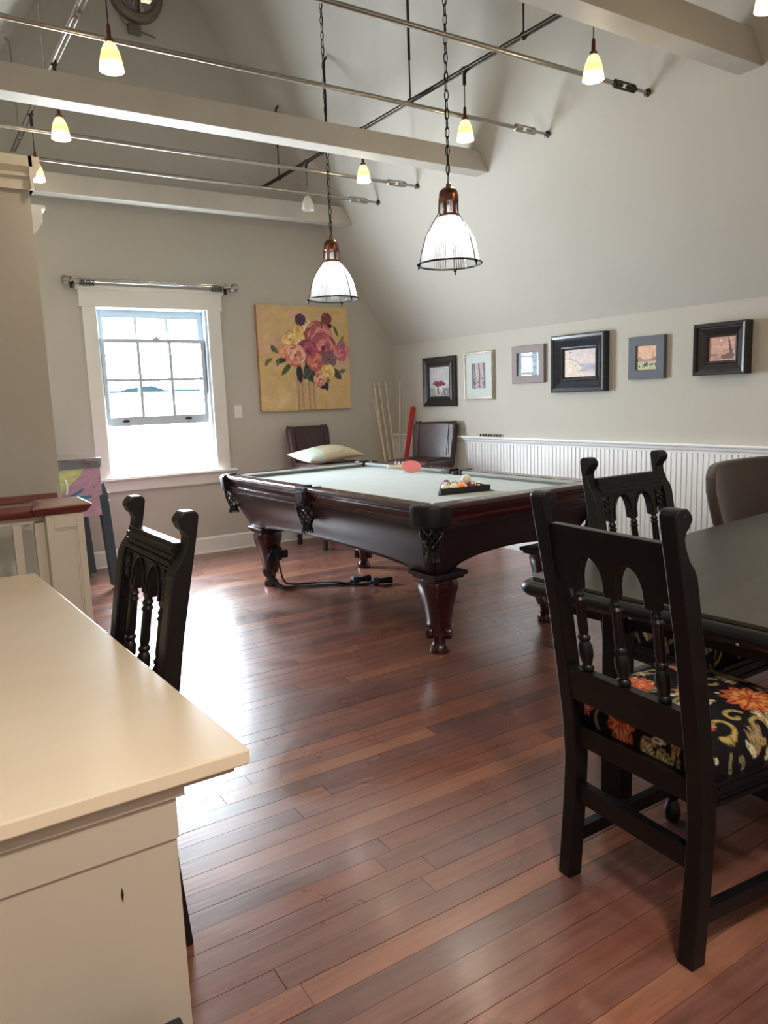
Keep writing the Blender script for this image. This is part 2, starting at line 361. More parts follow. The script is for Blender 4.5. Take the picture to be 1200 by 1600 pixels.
# ceiling: two slopes
bm = B(); th = .12
def slab(pts):
    v0 = [bm.verts.new(p) for p in pts]; v1 = [bm.verts.new((p[0], p[1], p[2]+th)) for p in pts]
    bm.faces.new(v0); bm.faces.new(v1[::-1])
    for i in range(4): bm.faces.new((v0[i], v0[(i+1) % 4], v1[(i+1) % 4], v1[i]))
y0, y1 = YF-.1, YB+.02
ra, rb = ridge(y0), ridge(y1)
slab([(xr(y0)+.15, y0, zr_(xr(y0)+.15, y0)), (xr(y1)+.15, y1, zr_(xr(y1)+.15, y1)), (rb[0], y1, rb[1]), (ra[0], y0, ra[1])])
slab([(XL-.15, y0, zl_(XL-.15)), (ra[0], y0, ra[1]), (rb[0], y1, rb[1]), (XL-.15, y1, zl_(XL-.15))])
obj('ceiling', bm, M_CEIL, kind='structure')
# left knee wall with a window, front wall with a window (both behind or beside the camera)
bm = B()
box(bm, XL-.15, XL, YF, YB, 0, ZK)
obj('wall_left', bm, M_WALL, kind='structure')
bm = B(); fr, frz = ridge(YF)
wallpoly(bm, [(XL-.1, 0), (xr(YF)+.1, 0), (xr(YF)+.1, zr_(xr(YF)+.1, YF)), (fr, frz), (XL-.1, zl_(XL-.1))], YF-T, YF)
obj('wall_front', bm, M_WALL, kind='structure')
portal((OX0+OX1)/2, YB+T, (OZ0+OZ1)/2, OX1-OX0, OZ1-OZ0, (-PI/2, 0, 0))
# ---- floor and its boards (strips run across the room)
bm = B(); box(bm, XL-.15, 5.0, YF-.15, YB+.15, -.08, -.012)
floor = obj('floor', bm, M_SUB, kind='structure')
PWD, GAP = .078, .0016
def plank_mesh():
    bm = B(); box(bm, 0, 1, 0, PWD-GAP, -.012, 0); return fin(bm, 'plank')
pm = plank_mesh(); pm.materials.append(M_FLOOR)
near_cut = 3.35; rest = B(); nplank = 0
y = YF; row = 0
while y < YB-.01:
    g = random.Random(row*13+5); x = XL-g.random()*1.4; xe = xr(y)+.02
    while x < xe:
        ln = g.choice((.9, 1.3, 1.7, 2.2, 2.7)); a, b = max(x, XL), min(x+ln-GAP, xe)
        if b-a > .03:
            zz = g.uniform(-.0006, .0004)
            vis = y > .55 and y < near_cut and b > .12*y+.25 and a < 1.35+1.05*y
            if vis and nplank < 290:
                o = bpy.data.objects.new('plank', pm); COL.objects.link(o); o.parent = floor; o.location = (a, y, zz); o.scale = (b-a, 1, 1); nplank += 1
            else: box(rest, a, b, y, min(y+PWD-GAP, YB), -.012, zz)
        x += ln
    y += PWD; row += 1
obj('far_planks', rest, M_FLOOR, floor, kind='stuff')
# ---- trim: baseboards, chair rail, beadboard
bm = B(); prism(bm, [(YB, 0), (YB-.022, 0), (YB-.022, .012), (YB-.016, .018), (YB-.016, .135), (YB-.008, .15), (YB, .15)], .6, XR-.0, 'x')
obj('baseboard_back', bm, M_TRIM, kind='structure')
def along_u(prof, u0, u1): bm = B(); prism(bm, prof, u0, u1, 'x'); bmesh.ops.transform(bm, matrix=MW, verts=bm.verts); return bm
obj('baseboard_right', along_u([(0, 0), (.026, 0), (.026, .11), (.018, .125), (.012, .14), (0, .14)], 0, 7.6), M_BOARD, kind='structure')
obj('trim_1', along_u([(0, .925), (.014, .925), (.016, .94), (.026, .95), (.03, .965), (.045, .972), (.048, .98), (.045, .99), (0, .99)], 0, 7.6), M_BOARD, kind='structure')
bm = B(); box(bm, 0, 7.6, 0, .003, .13, .93); bmesh.ops.transform(bm, matrix=MW, verts=bm.verts)
wain = obj('trim_2', bm, M_BACKING, kind='structure')
BWD = .0405
bm = B(); prism(bm, [(0, .003), (BWD-.0045, .003), (BWD-.0045, .010), (BWD-.006, .0125), (.006, .0125), (.004, .010), (.002, .0115), (0, .010)], .138, .926, 'z'); bdm = fin(bm, 'board'); bdm.materials.append(M_BOARD)
for k in range(int(6.4/BWD)):
    o = bpy.data.objects.new('board', bdm); COL.objects.link(o); o.parent = wain; o.matrix_world = MW @ Matrix.Translation((k*BWD, 0, 0))
# ---- ceiling tie beams
def beam(n, ya, yb, za, zb, lab):
    bm = B(); v = []
    for y in (ya, yb):
        v.append([bm.verts.new(p) for p in ((XL+(za-ZK)/KS, y, za), (xr(y)-(za-ZK)/KS, y, za), (xr(y)-(zb-ZK)/KS, y, zb), (XL+(zb-ZK)/KS, y, zb))])
    bm.faces.new(v[0]); bm.faces.new(v[1][::-1])
    for i in range(4): bm.faces.new((v[0][i], v[0][(i+1) % 4], v[1][(i+1) % 4], v[1][i]))
    obj('beam', bm, M_BEAM, kind='structure', bevel=.004)
beam(1, 2.314, 2.445, 2.945, 3.10, '')
beam(2, 4.31, 4.446, 2.948, 3.085, '')
beam(3, 6.135, 6.26, 2.955, 3.10, '')
beam(4, .3, .43, 2.95, 3.10, '')
# ---- partition wall at the stairs with its cap
bm = B(); box(bm, XL, .585, 3.9, 4.0, 0, 2.38); obj('wall_stair', bm, M_WALL, kind='structure')
bm = B()
prism(bm, [(3.9, 2.375), (3.885, 2.375), (3.885, 2.42), (3.87, 2.43), (3.87, 2.445), (3.85, 2.47), (3.85, 2.515), (4.02, 2.515), (4.02, 2.375)], XL, .60, 'x')
prism(bm, [(.585, 2.375), (.600, 2.375), (.600, 2.42), (.612, 2.43), (.612, 2.445), (.632, 2.47), (.632, 2.515), (.585, 2.515)], 3.85, 4.02, 'y')
obj('trim_3', bm, M_TRIMW, kind='structure')
bm = B(); box(bm, XL, .715, 4.76, 4.86, 0, 2.36); obj('wall_stair_back', bm, M_WALL, kind='structure')
bm = B(); prism(bm, [(.70, 2.40), (.725, 2.37), (.765, 2.43), (.765, 2.50), (.785, 2.50), (.785, 2.52), (.70, 2.52)], 4.74, 4.88, 'y'); box(bm, XL, .70, 4.74, 4.88, 2.36, 2.52)
obj('trim_4', bm, M_TRIM, kind='structure')
# ================================================================== WINDOW
win = empty('window_1', (0, YB, 0), kind='structure')
def wbox(name, x0, x1, y0, y1, z0, z1, m=M_TRIM, par=win, bev=.003):
    bm = B(); box(bm, x0, x1, y0, y1, z0, z1); return obj(name, bm, m, par, bevel=bev)
wbox('casing', 1.285, OX0+.012, -.024, 0, .765, 2.20); wbox('casing', OX1-.0, 2.468, -.024, 0, .765, 2.20)
bm = B(); box(bm, 1.268, 2.482, -.028, 0, 2.205, 2.335); box(bm, 1.262, 2.488, -.032, 0, 2.195, 2.207); prism(bm, [(0, 2.335), (-.034, 2.335), (-.045, 2.35), (-.045, 2.365), (0, 2.365)], 1.25, 2.50, 'x')
obj('head_casing', bm, M_TRIM, win)
bm = B(); prism(bm, [(.10, .745), (-.055, .745), (-.062, .755), (-.055, .772), (.10, .772)], 1.235, 2.52, 'x'); obj('window_sill', bm, M_TRIM, win)
bm = B(); prism(bm, [(0, .745), (-.030, .745), (-.022, .73), (-.022, .655), (-.016, .645), (0, .645)], 1.30, 2.46, 'x'); obj('apron', bm, M_TRIM, win)
wbox('jamb', OX0-.0, OX0+.022, 0, T, OZ0, OZ1, M_SASH); wbox('jamb', OX1-.022, OX1, 0, T, OZ0, OZ1, M_SASH); wbox('jamb', OX0, OX1, 0, T, OZ1-.02, OZ1, M_SASH)
def sash(name, x0, x1, z0, z1, yc, st, top, bot, cols, rows):
    s = empty(name, (0, 0, 0), parent=win)
    bm = B(); t = .018
    box(bm, x0, x0+st, yc-t, yc+t, z0, z1); box(bm, x1-st, x1, yc-t, yc+t, z0, z1); box(bm, x0+st, x1-st, yc-t, yc+t, z0, z0+bot); box(bm, x0+st, x1-st, yc-t, yc+t, z1-top, z1)
    f = obj('sash_frame', bm, M_SASH, s, bevel=.003)
    gx0, gx1, gz0, gz1 = x0+st, x1-st, z0+bot, z1-top
    bm = B()
    for k in range(1, cols): x = gx0+(gx1-gx0)*k/cols; box(bm, x-.013, x+.013, yc-.010, yc+.010, gz0, gz1)
    for k in range(1, rows): z = gz0+(gz1-gz0)*k/rows; box(bm, gx0, gx1, yc-.009, yc+.009, z-.013, z+.013)
    obj('muntin', bm, M_SASH, s)
    for i in range(cols):
        for j in range(rows):
            a = gx0+(gx1-gx0)*i/cols+.006; b = gx0+(gx1-gx0)*(i+1)/cols-.006; c = gz0+(gz1-gz0)*j/rows+.006; d = gz0+(gz1-gz0)*(j+1)/rows-.006
            bm = B(); box(bm, a, b, yc-.002, yc+.002, c, d); obj('pane', bm, M_GLASS, s)
    return s
sash('upper_sash', OX0+.022, OX1-.022, 1.45, 2.185, .084, .052, .065, .04, 3, 2)
lo = sash('lower_sash', OX0+.03, OX1-.03, 1.205, 1.945, .045, .036, .034, .078, 3, 2)
for x in (1.572, 2.121):
    bm = B(); ball(bm, (x, .024, 1.247), .032, 14, 8, (1, .3, .42)); box(bm, x-.022, x+.022, .008, .02, 1.238, 1.246); obj('sash_lift', bm, M_STEELD, lo, smooth=30)
bm = B(); box(bm, 1.86, 1.92, .02, .045, 1.945, 1.955); ball(bm, (1.89, .03, 1.96), .014, 8, 6); obj('sash_lock', bm, M_SASH, lo)
bm = B(); tube(bm, [(2.285, .07, 1.2), (2.29, .07, .79)], .003, 6); tube(bm, [(2.262, .12, 1.45), (2.262, .12, .78)], .006, 6); obj('track', bm, M_SASH, win)

# curtain rod
cr = empty('curtain_rod', (1.88, YB-.09, 2.39), label='double chrome curtain rod with bunched rings above the window', cat='curtain rod')
bm = B(); tube(bm, [(-.68, 0, 0), (.68, 0, 0)], .012, 12); tube(bm, [(-.66, .035, .022), (.66, .035, .022)], .008, 10); obj('rod', bm, M_CHROME, cr, smooth=40)
for s in (-1, 1):
    bm = B(); lathe(bm, [(.012, 0), (.02, .005), (.036, .02), (.036, .055), (.026, .065)], 14, mx=Matrix.Translation((s*.675, 0, 0)) @ Matrix.Rotation(s*PI/2, 4, 'Y')); obj('finial', bm, M_STEEL, cr, smooth=40)
    bm = B(); box(bm, s*.655-.008, s*.655+.008, -.01, .088, -.012, .004); box(bm, s*.655-.012, s*.655+.012, .078, .088, -.05, .04); tube(bm, [(s*.655, 0, -.005), (s*.655, -.022, -.03), (s*.655, 0, -.055), (s*.655, .02, -.03)], .005, 6); obj('bracket', bm, M_STEELD, cr, smooth=40)
for s in (-1, 1):
    for k in range(8):
        bm = B(); x = s*(.50 + k*.014)+.0; tl = .25*math.sin(k*2.1)
        tube(bm, [(x+tl*.02*math.sin(a), .026*math.cos(a), -.014+.026*math.sin(a)) for a in [2*PI*i/16 for i in range(16)]], .0028, 6, closed=True)
        obj('curtain_ring', bm, M_STEELD, cr, smooth=True)

# switch plate
bm = B(); box(bm, -.037, .037, -.008, 0, -.058, .058)
sw = empty('light_switch', (2.584, YB, 1.29), label='white light switch plate between window and flower painting', cat='switch')
obj('plate', bm, M_PLASTW, sw, bevel=.003); bm = B(); box(bm, -.006, .006, -.018, -.008, -.012, .010); obj('toggle', bm, M_PLASTW, sw)

# ================================================================== FLOWER PAINTING
pc = Pic(230, 240, (214, 184, 128))
for i in range(170):
    g = random.Random(i); x, y = g.random(), g.random()
    c = g.choice([(226, 200, 140), (212, 178, 124), (222, 184, 160), (228, 208, 166), (214, 176, 122), (220, 194, 160)])
    if y > .55 and x < .42: c = g.choice([(214, 166, 150), (222, 184, 160), (206, 158, 140), (226, 190, 150)])
    if y > .7 and .4 < x < .8: c = g.choice([(208, 176, 162), (200, 172, 150)])
    if y < .3 and .25 < x < .42: c = g.choice([(206, 180, 160), (212, 186, 160)])
    if x > .88 and .35 < y < .6: c = (210, 182, 168)
    pc.ell(x, y, g.uniform(.06, .16), g.uniform(.04, .10), c, g.uniform(0, 3), al=.35, soft=.9)
for x in np.linspace(.38, .6, 12): pc.line([(x, .34), (x+random.uniform(-.02, .02), .0)], .008, random.choice([(190, 158, 118), (222, 196, 160), (172, 138, 100), (204, 170, 140)]), .8)
pc.poly([(.37, .32), (.61, .32), (.6, .0), (.39, .0)], (196, 160, 122), .5)
for x in (.40, .45, .52, .57): pc.line([(x, .33), (x+.005, 0)], .006, (156, 122, 92), .7)
for (x, y, ln, wd, r, c) in [(.34, .46, .16, .06, -2.3, (92, 108, 78)), (.42, .44, .18, .08, -1.5, (66, 62, 70)), (.5, .45, .2, .13, -1.2, (70, 78, 74)), (.56, .42, .15, .08, -2.2, (88, 94, 86)), (.3, .5, .13, .06, 3.4, (70, 76, 72)), (.2, .55, .10, .045, 2.2, (120, 120, 84)), (.14, .5, .08, .04, 3.6, (124, 124, 86)), (.16, .56, .07, .035, 1.9, (110, 112, 84)), (.1, .49, .07, .04, 4.2, (120, 122, 84)), (.22, .5, .08, .035, -2.0, (118, 116, 84)), (.6, .52, .12, .08, .2, (88, 92, 78)), (.74, .36, .12, .04, -1.6, (122, 122, 74)), (.8, .4, .14, .08, -.9, (96, 86, 84)), (.86, .36, .09, .05, .3, (130, 132, 96)), (.62, .26, .10, .05, -.6, (60, 52, 60)), (.71, .27, .09, .05, -1.4, (66, 58, 72)), (.83, .82, .12, .035, -1.2, (120, 112, 64)), (.74, .815, .07, .05, 0, (58, 62, 50)), (.9, .64, .09, .03, 1.2, (140, 128, 80))]:
    pc.leaf(x, y, ln, wd, r, c, [v*.7 for v in c])
P1 = [(150, 74, 84), (184, 100, 106), (168, 88, 96), (206, 136, 130)]; P2 = [(206, 124, 112), (226, 160, 136), (190, 100, 96), (232, 178, 150)]; P3 = [(222, 180, 108), (236, 206, 150), (206, 150, 92)]
pc.rose(.50, .74, 0.159, P3, 3); pc.rose(.34, .68, 0.098, P3, 9); pc.rose(.65, .72, 0.171, P1, 4); pc.rose(.70, .60, 0.171, P1, 5); pc.rose(.52, .57, 0.134, [(150, 70, 92), (172, 88, 108), (130, 60, 80)], 6)
pc.rose(.28, .57, 0.085, [(216, 140, 108), (226, 160, 120)], 12); pc.rose(.39, .53, 0.128, P2, 7); pc.rose(.62, .47, 0.122, [(198, 110, 104), (214, 136, 120), (176, 84, 90)], 8); pc.rose(.76, .49, 0.098, [(140, 96, 104), (120, 96, 100)], 10)
pc.rose(.91, .56, 0.104, [(196, 110, 122), (214, 140, 146), (180, 96, 110)], 13); pc.rose(.91, .63, 0.055, [(150, 96, 120), (170, 110, 126)], 14); pc.rose(.74, .37, 0.091, P3, 15); pc.rose(.64, .29, 0.079, P2, 16)
pc.rose(.46, .87, 0.067, [(70, 50, 76), (92, 64, 92)], 17); pc.rose(.75, .885, 0.067, [(140, 74, 74), (110, 60, 66)], 18); pc.line([(.47, .82), (.48, .78)], .006, (90, 70, 60)); pc.line([(.70, .86), (.69, .79)], .006, (80, 60, 56))
pc.noise(.018, 20, 3)
pn = empty('flower_painting', (3.295, YB, 1.77), rz=math.radians(.0), label='large unframed painting of pink roses and leaves on golden ground', cat='painting')
pme = grid_mesh('painted_face', pc, lambda U, V: ((U-.5)*.975, np.full(U.shape, -.0405)+0*U, (V-.5)*.985))
link('painted_face', pme, M_PAINT, pn)
bm = B(); box(bm, -.4875, .4875, -.040, -.002, -.4925, .4925); obj('canvas', bm, mat('canvas_edge', L(176, 130, 84), .8), pn)

# ================================================================== FRAMED PICTURES ON THE RIGHT WALL
def sweep_frame(bm, x0, x1, z0, z1, prof):
    rings = []
    for ins, d in prof: rings.append([bm.verts.new(p) for p in ((x0+ins, d, z0+ins), (x1-ins, d, z0+ins), (x1-ins, d, z1-ins), (x0+ins, d, z1-ins))])
    for a, b in zip(rings, rings[1:]):
        for i in range(4): bm.faces.new((a[i], a[(i+1) % 4], b[(i+1) % 4], b[i]))
def picture(u0, u1, z0, z1, prof, fm, pic, art_in, label, matm=None, mat_in=None, glass=False, tilt=0):
    uc, zc = (u0+u1)/2, (z0+z1)/2; e = empty('framed_picture', (0, 0, 0), label=label, cat='picture', group='small framed pictures on the right wall')
    e.matrix_world = MW @ Matrix.Translation((uc, 0, zc)) @ Matrix.Rotation(tilt, 4, 'Y')
    a, b = (u1-u0)/2, (z1-z0)/2
    bm = B(); sweep_frame(bm, -a, a, -b, b, prof); obj('frame', bm, fm, e)
    di = prof[-1][1]
    if matm: 
        bm = B(); sweep_frame(bm, -a, a, -b, b, [(prof[-1][0]-.001, di), (prof[-1][0]-.001, di+.004), (mat_in, di+.004), (mat_in+.003, di)]); obj('mat_board', bm, matm, e)
    i = art_in-.003
    pic.a = np.clip(pic.a*.86+.12, 0, 1)
    me = grid_mesh('print', pic, lambda U, V: ((U-.5)*2*(a-i), np.full(U.shape, di+.0005), (V-.5)*2*(b-i)))
    me.flip_normals(); link('print', me, M_PRINT, e)
    if glass:
        bm = B(); box(bm, -a+prof[-1][0], a-prof[-1][0], di+.006, di+.008, -b+prof[-1][0], b-prof[-1][0]); obj('glass', bm, M_PGLASS, e)
    return e
FK = mat('black_picture_frame', L(38, 34, 34), .35, var=.15, scale=20, bump=.2, bscale=50)
FB = mat('blue_black_frame', L(44, 48, 56), .28, var=.15, scale=16, bump=.2, bscale=60)
FS = mat('silver_wood_frame', L(196, 190, 176), .4, metal=.3, var=.1, scale=20)
FM = mat('mauve_grey_board', L(146, 134, 134), .7, var=.02); FG = mat('slate_blue_board', L(98, 102, 112), .7, var=.02); FW = mat('pale_mat_board', L(222, 226, 218), .8, var=.01)
# 1 red flowers in a glass
p = Pic(70, 90, (196, 198, 200)); p.poly([(0, 0), (1, 0), (1, .3), (0, .3)], (150, 146, 150)); p.ell(.45, .26, .2, .3, (214, 214, 218)); p.ell(.45, .22, .10, .22, (120, 112, 118)); p.ell(.5, .3, .04, .2, (238, 236, 236)); p.ell(.8, .15, .13, .16, (110, 100, 110)); p.ell(.82, .15, .05, .1, (180, 170, 178))
for i in range(9): p.ell(.25+.055*i, .44+.05*math.sin(i*2.3), .085, .07, [(112, 22, 40), (140, 34, 54), (88, 16, 30)][i % 3])
p.noise(.04, 14, 1)
picture(.545, 1.035, 1.267, 1.735, [(0, 0), (0, .028), (.012, .034), (.03, .03), (.055, .022), (.075, .028), (.088, .026), (.095, .012)], FK, p, .095, 'black framed print of red blooms in a glass, nearest the corner')
# 2 trees
p = Pic(60, 90, (196, 180, 178))
for x, wd, c in ((.06, .05, (60, 50, 54)), (.2, .05, (92, 76, 80)), (.36, .10, (216, 190, 188)), (.52, .06, (112, 84, 90)), (.68, .10, (206, 172, 176)), (.85, .06, (96, 78, 84)), (.96, .05, (70, 60, 66))): p.line([(x, 0), (x+.04, .5), (x-.02, 1)], wd, c)
for i in range(26): g = random.Random(i+90); p.ell(g.random(), g.random()*.45, .06, .04, g.choice([(60, 48, 54), (150, 130, 134), (40, 34, 40)]), al=.8)
p.noise(.06, 16, 2)
picture(1.165, 1.545, 1.320, 1.748, [(0, 0), (0, .02), (.006, .032), (.014, .03), (.018, .022), (.024, .022), (.028, .016)], FS, p, .10, 'silver framed print of tree trunks with wide pale mat', FW, .10, True)
# 3 mauve frame with glass
p = Pic(60, 60, (128, 138, 144)); p.poly([(0, 0), (.28, 0), (.3, 1), (0, 1)], (104, 112, 122)); p.ell(.65, .3, .25, .14, (108, 124, 118)); p.line([(.3, .55), (1, .6)], .02, (96, 108, 116)); p.noise(.08, 8, 3)
picture(1.778, 2.146, 1.448, 1.755, [(0, 0), (0, .022), (.004, .026), (.058, .026), (.06, .012)], FM, p, .06, 'plain mauve grey framed picture with window glare on its glass', glass=True)
# 4 seascape with cliff
p = Pic(90, 80, (204, 178, 172)); p.poly([(0, .45), (1, .45), (1, 1), (0, 1)], (206, 182, 178)); 
for i in range(30): g = random.Random(i+40); p.ell(g.random(), g.uniform(.5, 1), .12, .04, g.choice([(214, 186, 176), (196, 176, 182), (222, 198, 184)]), g.uniform(-.5, .5), al=.5)
p.poly([(0, .2), (1, .2), (1, .46), (0, .46)], (150, 140, 160))
for i in range(24): g = random.Random(i+70); p.ell(g.random(), g.uniform(.05, .42), .14, .014, g.choice([(216, 196, 196), (120, 112, 146), (190, 170, 180)]), g.uniform(-.2, .2), al=.5)
p.poly([(0, .12), (0, .70), (.12, .70), (.35, .6), (.5, .42), (.58, .3), (.3, .14)], (216, 192, 172)); p.line([(0, .70), (.15, .68), (.4, .57), (.52, .42)], .014, (140, 112, 112))
for i in range(10): g = random.Random(i+20); x = g.uniform(.02, .4); p.line([(x, .62-x*.4), (x+.03, .25)], .008, (196, 164, 148), .6)
p.line([(.2, .7), (.2, .9)], .006, (110, 86, 90)); p.ell(.2, .9, .05, .02, (110, 90, 90)); p.poly([(0, 0), (1, 0), (1, .1), (.5, .16), (0, .18)], (216, 186, 164)); p.noise(.05, 18, 4)
picture(2.245, 2.775, 1.36, 1.80, [(0, 0), (0, .05), (.010, .062), (.028, .058), (.034, .05), (.044, .058), (.056, .05), (.085, .03), (.094, .036), (.102, .034), (.108, .022), (.118, .018)], FB, p, .118, 'largest black framed picture, pink seascape with a cliff', None)
# 5 farm with orange sky
p = Pic(60, 70, (226, 172, 132)); p.poly([(0, 0), (1, 0), (1, .42), (0, .42)], (176, 178, 118)); p.poly([(0, .36), (.05, .45), (.17, .55), (.3, .45), (.45, .42), (.7, .44), (.85, .5), (1, .56), (1, .36)], (140, 96, 82)); p.poly([(0, .34), (.6, .36), (1, .34), (1, .28), (0, .28)], (196, 170, 140))
for x, y, r in ((.15, .16, .06), (.45, .2, .11), (.5, .26, .07), (.65, .2, .04), (.76, .22, .06), (.95, .22, .08), (.3, .12, .04)): p.ell(x, y, r, r, (44, 46, 32))
for i in range(14): g = random.Random(i+3); p.ell(g.random(), g.random()*.2, .03, .02, (224, 220, 160))
p.line([(.8, .5), (.8, .68)], .012, (170, 110, 90)); p.ell(.8, .7, .07, .03, (180, 120, 96)); p.noise(.05, 16, 5)
picture(2.965, 3.258, 1.436, 1.732, [(0, 0), (0, .03), (.003, .032), (.062, .032), (.065, .02)], FG, p, .065, 'flat slate blue framed picture of a farm under orange sky')
# 6 sailing boat
p = Pic(60, 70, (206, 150, 132))
for i in range(30): g = random.Random(i+140); y = g.random(); p.ell(g.random(), y, .2, .03, [(222, 170, 148), (196, 140, 124), (232, 190, 166)][i % 3] if y > .45 else [(176, 124, 116), (214, 166, 150), (150, 104, 98)][i % 3], g.uniform(-.15, .15), al=.7)
p.ell(.45, .84, .07, .07, (248, 218, 186), soft=.6); p.poly([(.7, .95), (.74, .94), (.86, .45), (.88, .25), (.78, .28)], (74, 44, 42)); p.poly([(.45, .1), (.5, .26), (.66, .28), (.7, .34), (.95, .26), (.9, .08)], (100, 70, 64)); p.ell(.2, .25, .16, .08, (150, 104, 98)); p.noise(.05, 14, 6)
picture(3.505, 3.862, 1.44, 1.768, [(0, 0), (0, .075), (.006, .082), (.022, .078), (.026, .066), (.034, .066), (.07, .045), (.075, .05), (.084, .046), (.09, .034)], FK, p, .09, 'deep black framed picture of a sailing boat at sunset')

# ================================================================== TIE RODS, RAILS, LAMPS
def tie_rod(y, z, label):
    xa, xb = XL+(z-ZK)/KS, xr(y)-(z-ZK)/KS
    e = empty('tie_rod', ((xa+xb)/2, y, z), label=label, cat='tie rod', group='steel tie rods across the room')
    h = (xb-xa)/2
    bm = B(); tube(bm, [(-h+.26, 0, 0), (h-.30, 0, 0)], .0125, 10); tube(bm, [(-h, 0, 0), (-h+.1, 0, 0)], .009, 8); tube(bm, [(h-.12, 0, 0), (h, 0, 0)], .009, 8); obj('rod', bm, M_STEEL, e, smooth=50)
    for s in (-1, 1):
        bm = B(); c = s*(h-.20)
        for dz in (-.018, .018): tube(bm, [(c-.07, 0, dz), (c+.07, 0, dz)], .006, 6)
        for dx in (-.075, .075): ball(bm, (c+dx, 0, 0), .024, 10, 6, (.7, .8, 1))
        tube(bm, [(c+.02, 0, 0), (c+.1, 0, 0)], .010, 8); tube(bm, [(c-.1, 0, 0), (c-.02, 0, 0)], .010, 8); obj('turnbuckle', bm, M_STEELD if (s > 0 and y < 3) else M_STEEL, e, smooth=50)
        bm = B(); lathe(bm, [(.024, 0), (.024, .006), (.014, .014)], 12, mx=Matrix.Translation((s*(h-.004), 0, 0)) @ Matrix.Rotation(-s*PI/2, 4, 'Y')); obj('anchor_plate', bm, M_STEELD, e, smooth=50)
tie_rod(2.946, 3.02, 'nearest steel tie rod, ending in an open turnbuckle beside a lit lamp')
tie_rod(3.70, 3.02, 'steel tie rod crossing just in front of the long white ceiling beam')
tie_rod(5.078, 3.03, 'steel tie rod just behind the middle ceiling beam')
tie_rod(5.63, 3.03, 'farthest steel tie rod, in front of the beam at the far wall')
def rail(x, za, zb, label, hooks):
    M_R = M_STEELD if x > 2 else M_STEEL; hr = .009 if x > 2 else .005
    ya, yb = -2.5, YB; e = empty('lamp_rail', (x, 0, 0), label=label, cat='lamp rail', group='overhead lamp rails')
    zz = lambda y: zb+(za-zb)*(yb-y)/(yb-.5)
    bm = B(); tube(bm, [(-.012, ya, zz(ya)), (-.012, yb, zz(yb))], .010, 8); tube(bm, [(.014, ya, zz(ya)), (.014, yb, zz(yb))], .006, 8); obj('rail_bar', bm, M_R, e, smooth=50)
    for y in hooks:
        top = min(zr_(x, y), zl_(x)) ; bm = B(); q = zz(y)
        tube(bm, [(0, y, q), (0, y, q+.25)], .005, 6); tube(bm, [(0, y, q+.25), (0, y, top-.08), (.03*(1 if x > 2 else -1), y+.01, top-.04), (.05*(1 if x > 2 else -1), y+.01, top-.05)], hr, 8)
        ball(bm, (0, y, q), .022, 10, 6); obj('hanger', bm, M_R, e, smooth=50)
    return zz
zzr = rail(2.974, 3.185, 3.318, 'dark lamp rail running lengthwise under the right slope', (-1, 1.2, 3.157, 4.215, 5.348, 6.241))
zzl = rail(.90, 3.14, 3.345, 'pale lamp rail running lengthwise at the left', (-1, 1.2, 3.0, 4.05, 5.0, 6.2))
def bell(x, y, z, top, lit, label, s=1.0):
    e = empty('bell_lamp', (x, y, z), label=label, cat='lamp', group='small bell lamps on the rails')
    bm = B(); pr_ = [(.052, -.058), (.051, -.045), (.046, -.015), (.038, .018), (.026, .045), (.016, .056)]
    lathe(bm, pr_, 24, cap=False); lathe(bm, [(r-.003, q) for r, q in pr_], 24, cap=False); obj('lamp_shade', bm, M_BELL if lit else M_BELLOFF, e, smooth=True)
    bm = B(); lathe(bm, [(.018, .052), (.019, .066), (.010, .075), (.009, .12), (.004, .13)], 12); obj('socket', bm, M_BRONZE if lit else M_STEEL, e, smooth=40)
    bm = B(); tube(bm, [(0, 0, .12), (0, 0, top-z-.06)], .0028, 6); obj('cord', bm, M_IRON, e)
    bm = B(); tube(bm, [(0, 0, top-z-.08), (0, 0, top-z)], .010, 8); ball(bm, (0, 0, top-z), .022, 10, 6); obj('rail_clip', bm, M_STEELD, e, smooth=40)
    if lit:
        bm = B(); ball(bm, (0, 0, -.01), .017, 12, 8); obj('bulb', bm, M_BULB, e, smooth=True)
        l = bpy.data.lights.new('bell_light', 'SPOT'); l.energy = TRACK_W*4; l.color = (1, .84, .60); l.shadow_soft_size = .03; l.spot_size = 2.2; l.spot_blend = .9
        o = bpy.data.objects.new('bell_light', l); o.location = (0, 0, -.045); o.parent = e; COL.objects.link(o)
        l = bpy.data.lights.new('bell_glow', 'POINT'); l.energy = TRACK_W*1.1; l.color = (1, .82, .52); l.shadow_soft_size = .05
        o = bpy.data.objects.new('bell_glow', l); o.location = (0, 0, -.085); o.parent = e; COL.objects.link(o)
for (x, y, z, lit, lab) in [(2.974, 1.80, 2.86, 1, 'lit bell lamp at the top right picture edge, above the near beam'), (2.974, 2.675, 2.914, 1, 'lit bell lamp beside the open turnbuckle of the nearest rod'), (2.974, 3.658, 2.926, 1, 'lit bell lamp over the right end of the middle beam'), (2.974, 4.829, 2.985, 1, 'lit bell lamp just under the middle beam, right of centre'), (2.974, 5.724, 2.984, 0, 'unlit white bell lamp in front of the far beam'), (.90, 3.49, 2.859, 1, 'lit bell lamp at left above the middle beam, below the wall fan'), (.90, 4.708, 2.941, 1, 'lit bell lamp at left just below the middle beam'), (.90, 5.631, 2.948, 1, 'lit bell lamp at far left beside the partition cap')]:
    bell(x, y, z, (zzr if x > 2 else zzl)(y), lit, lab)

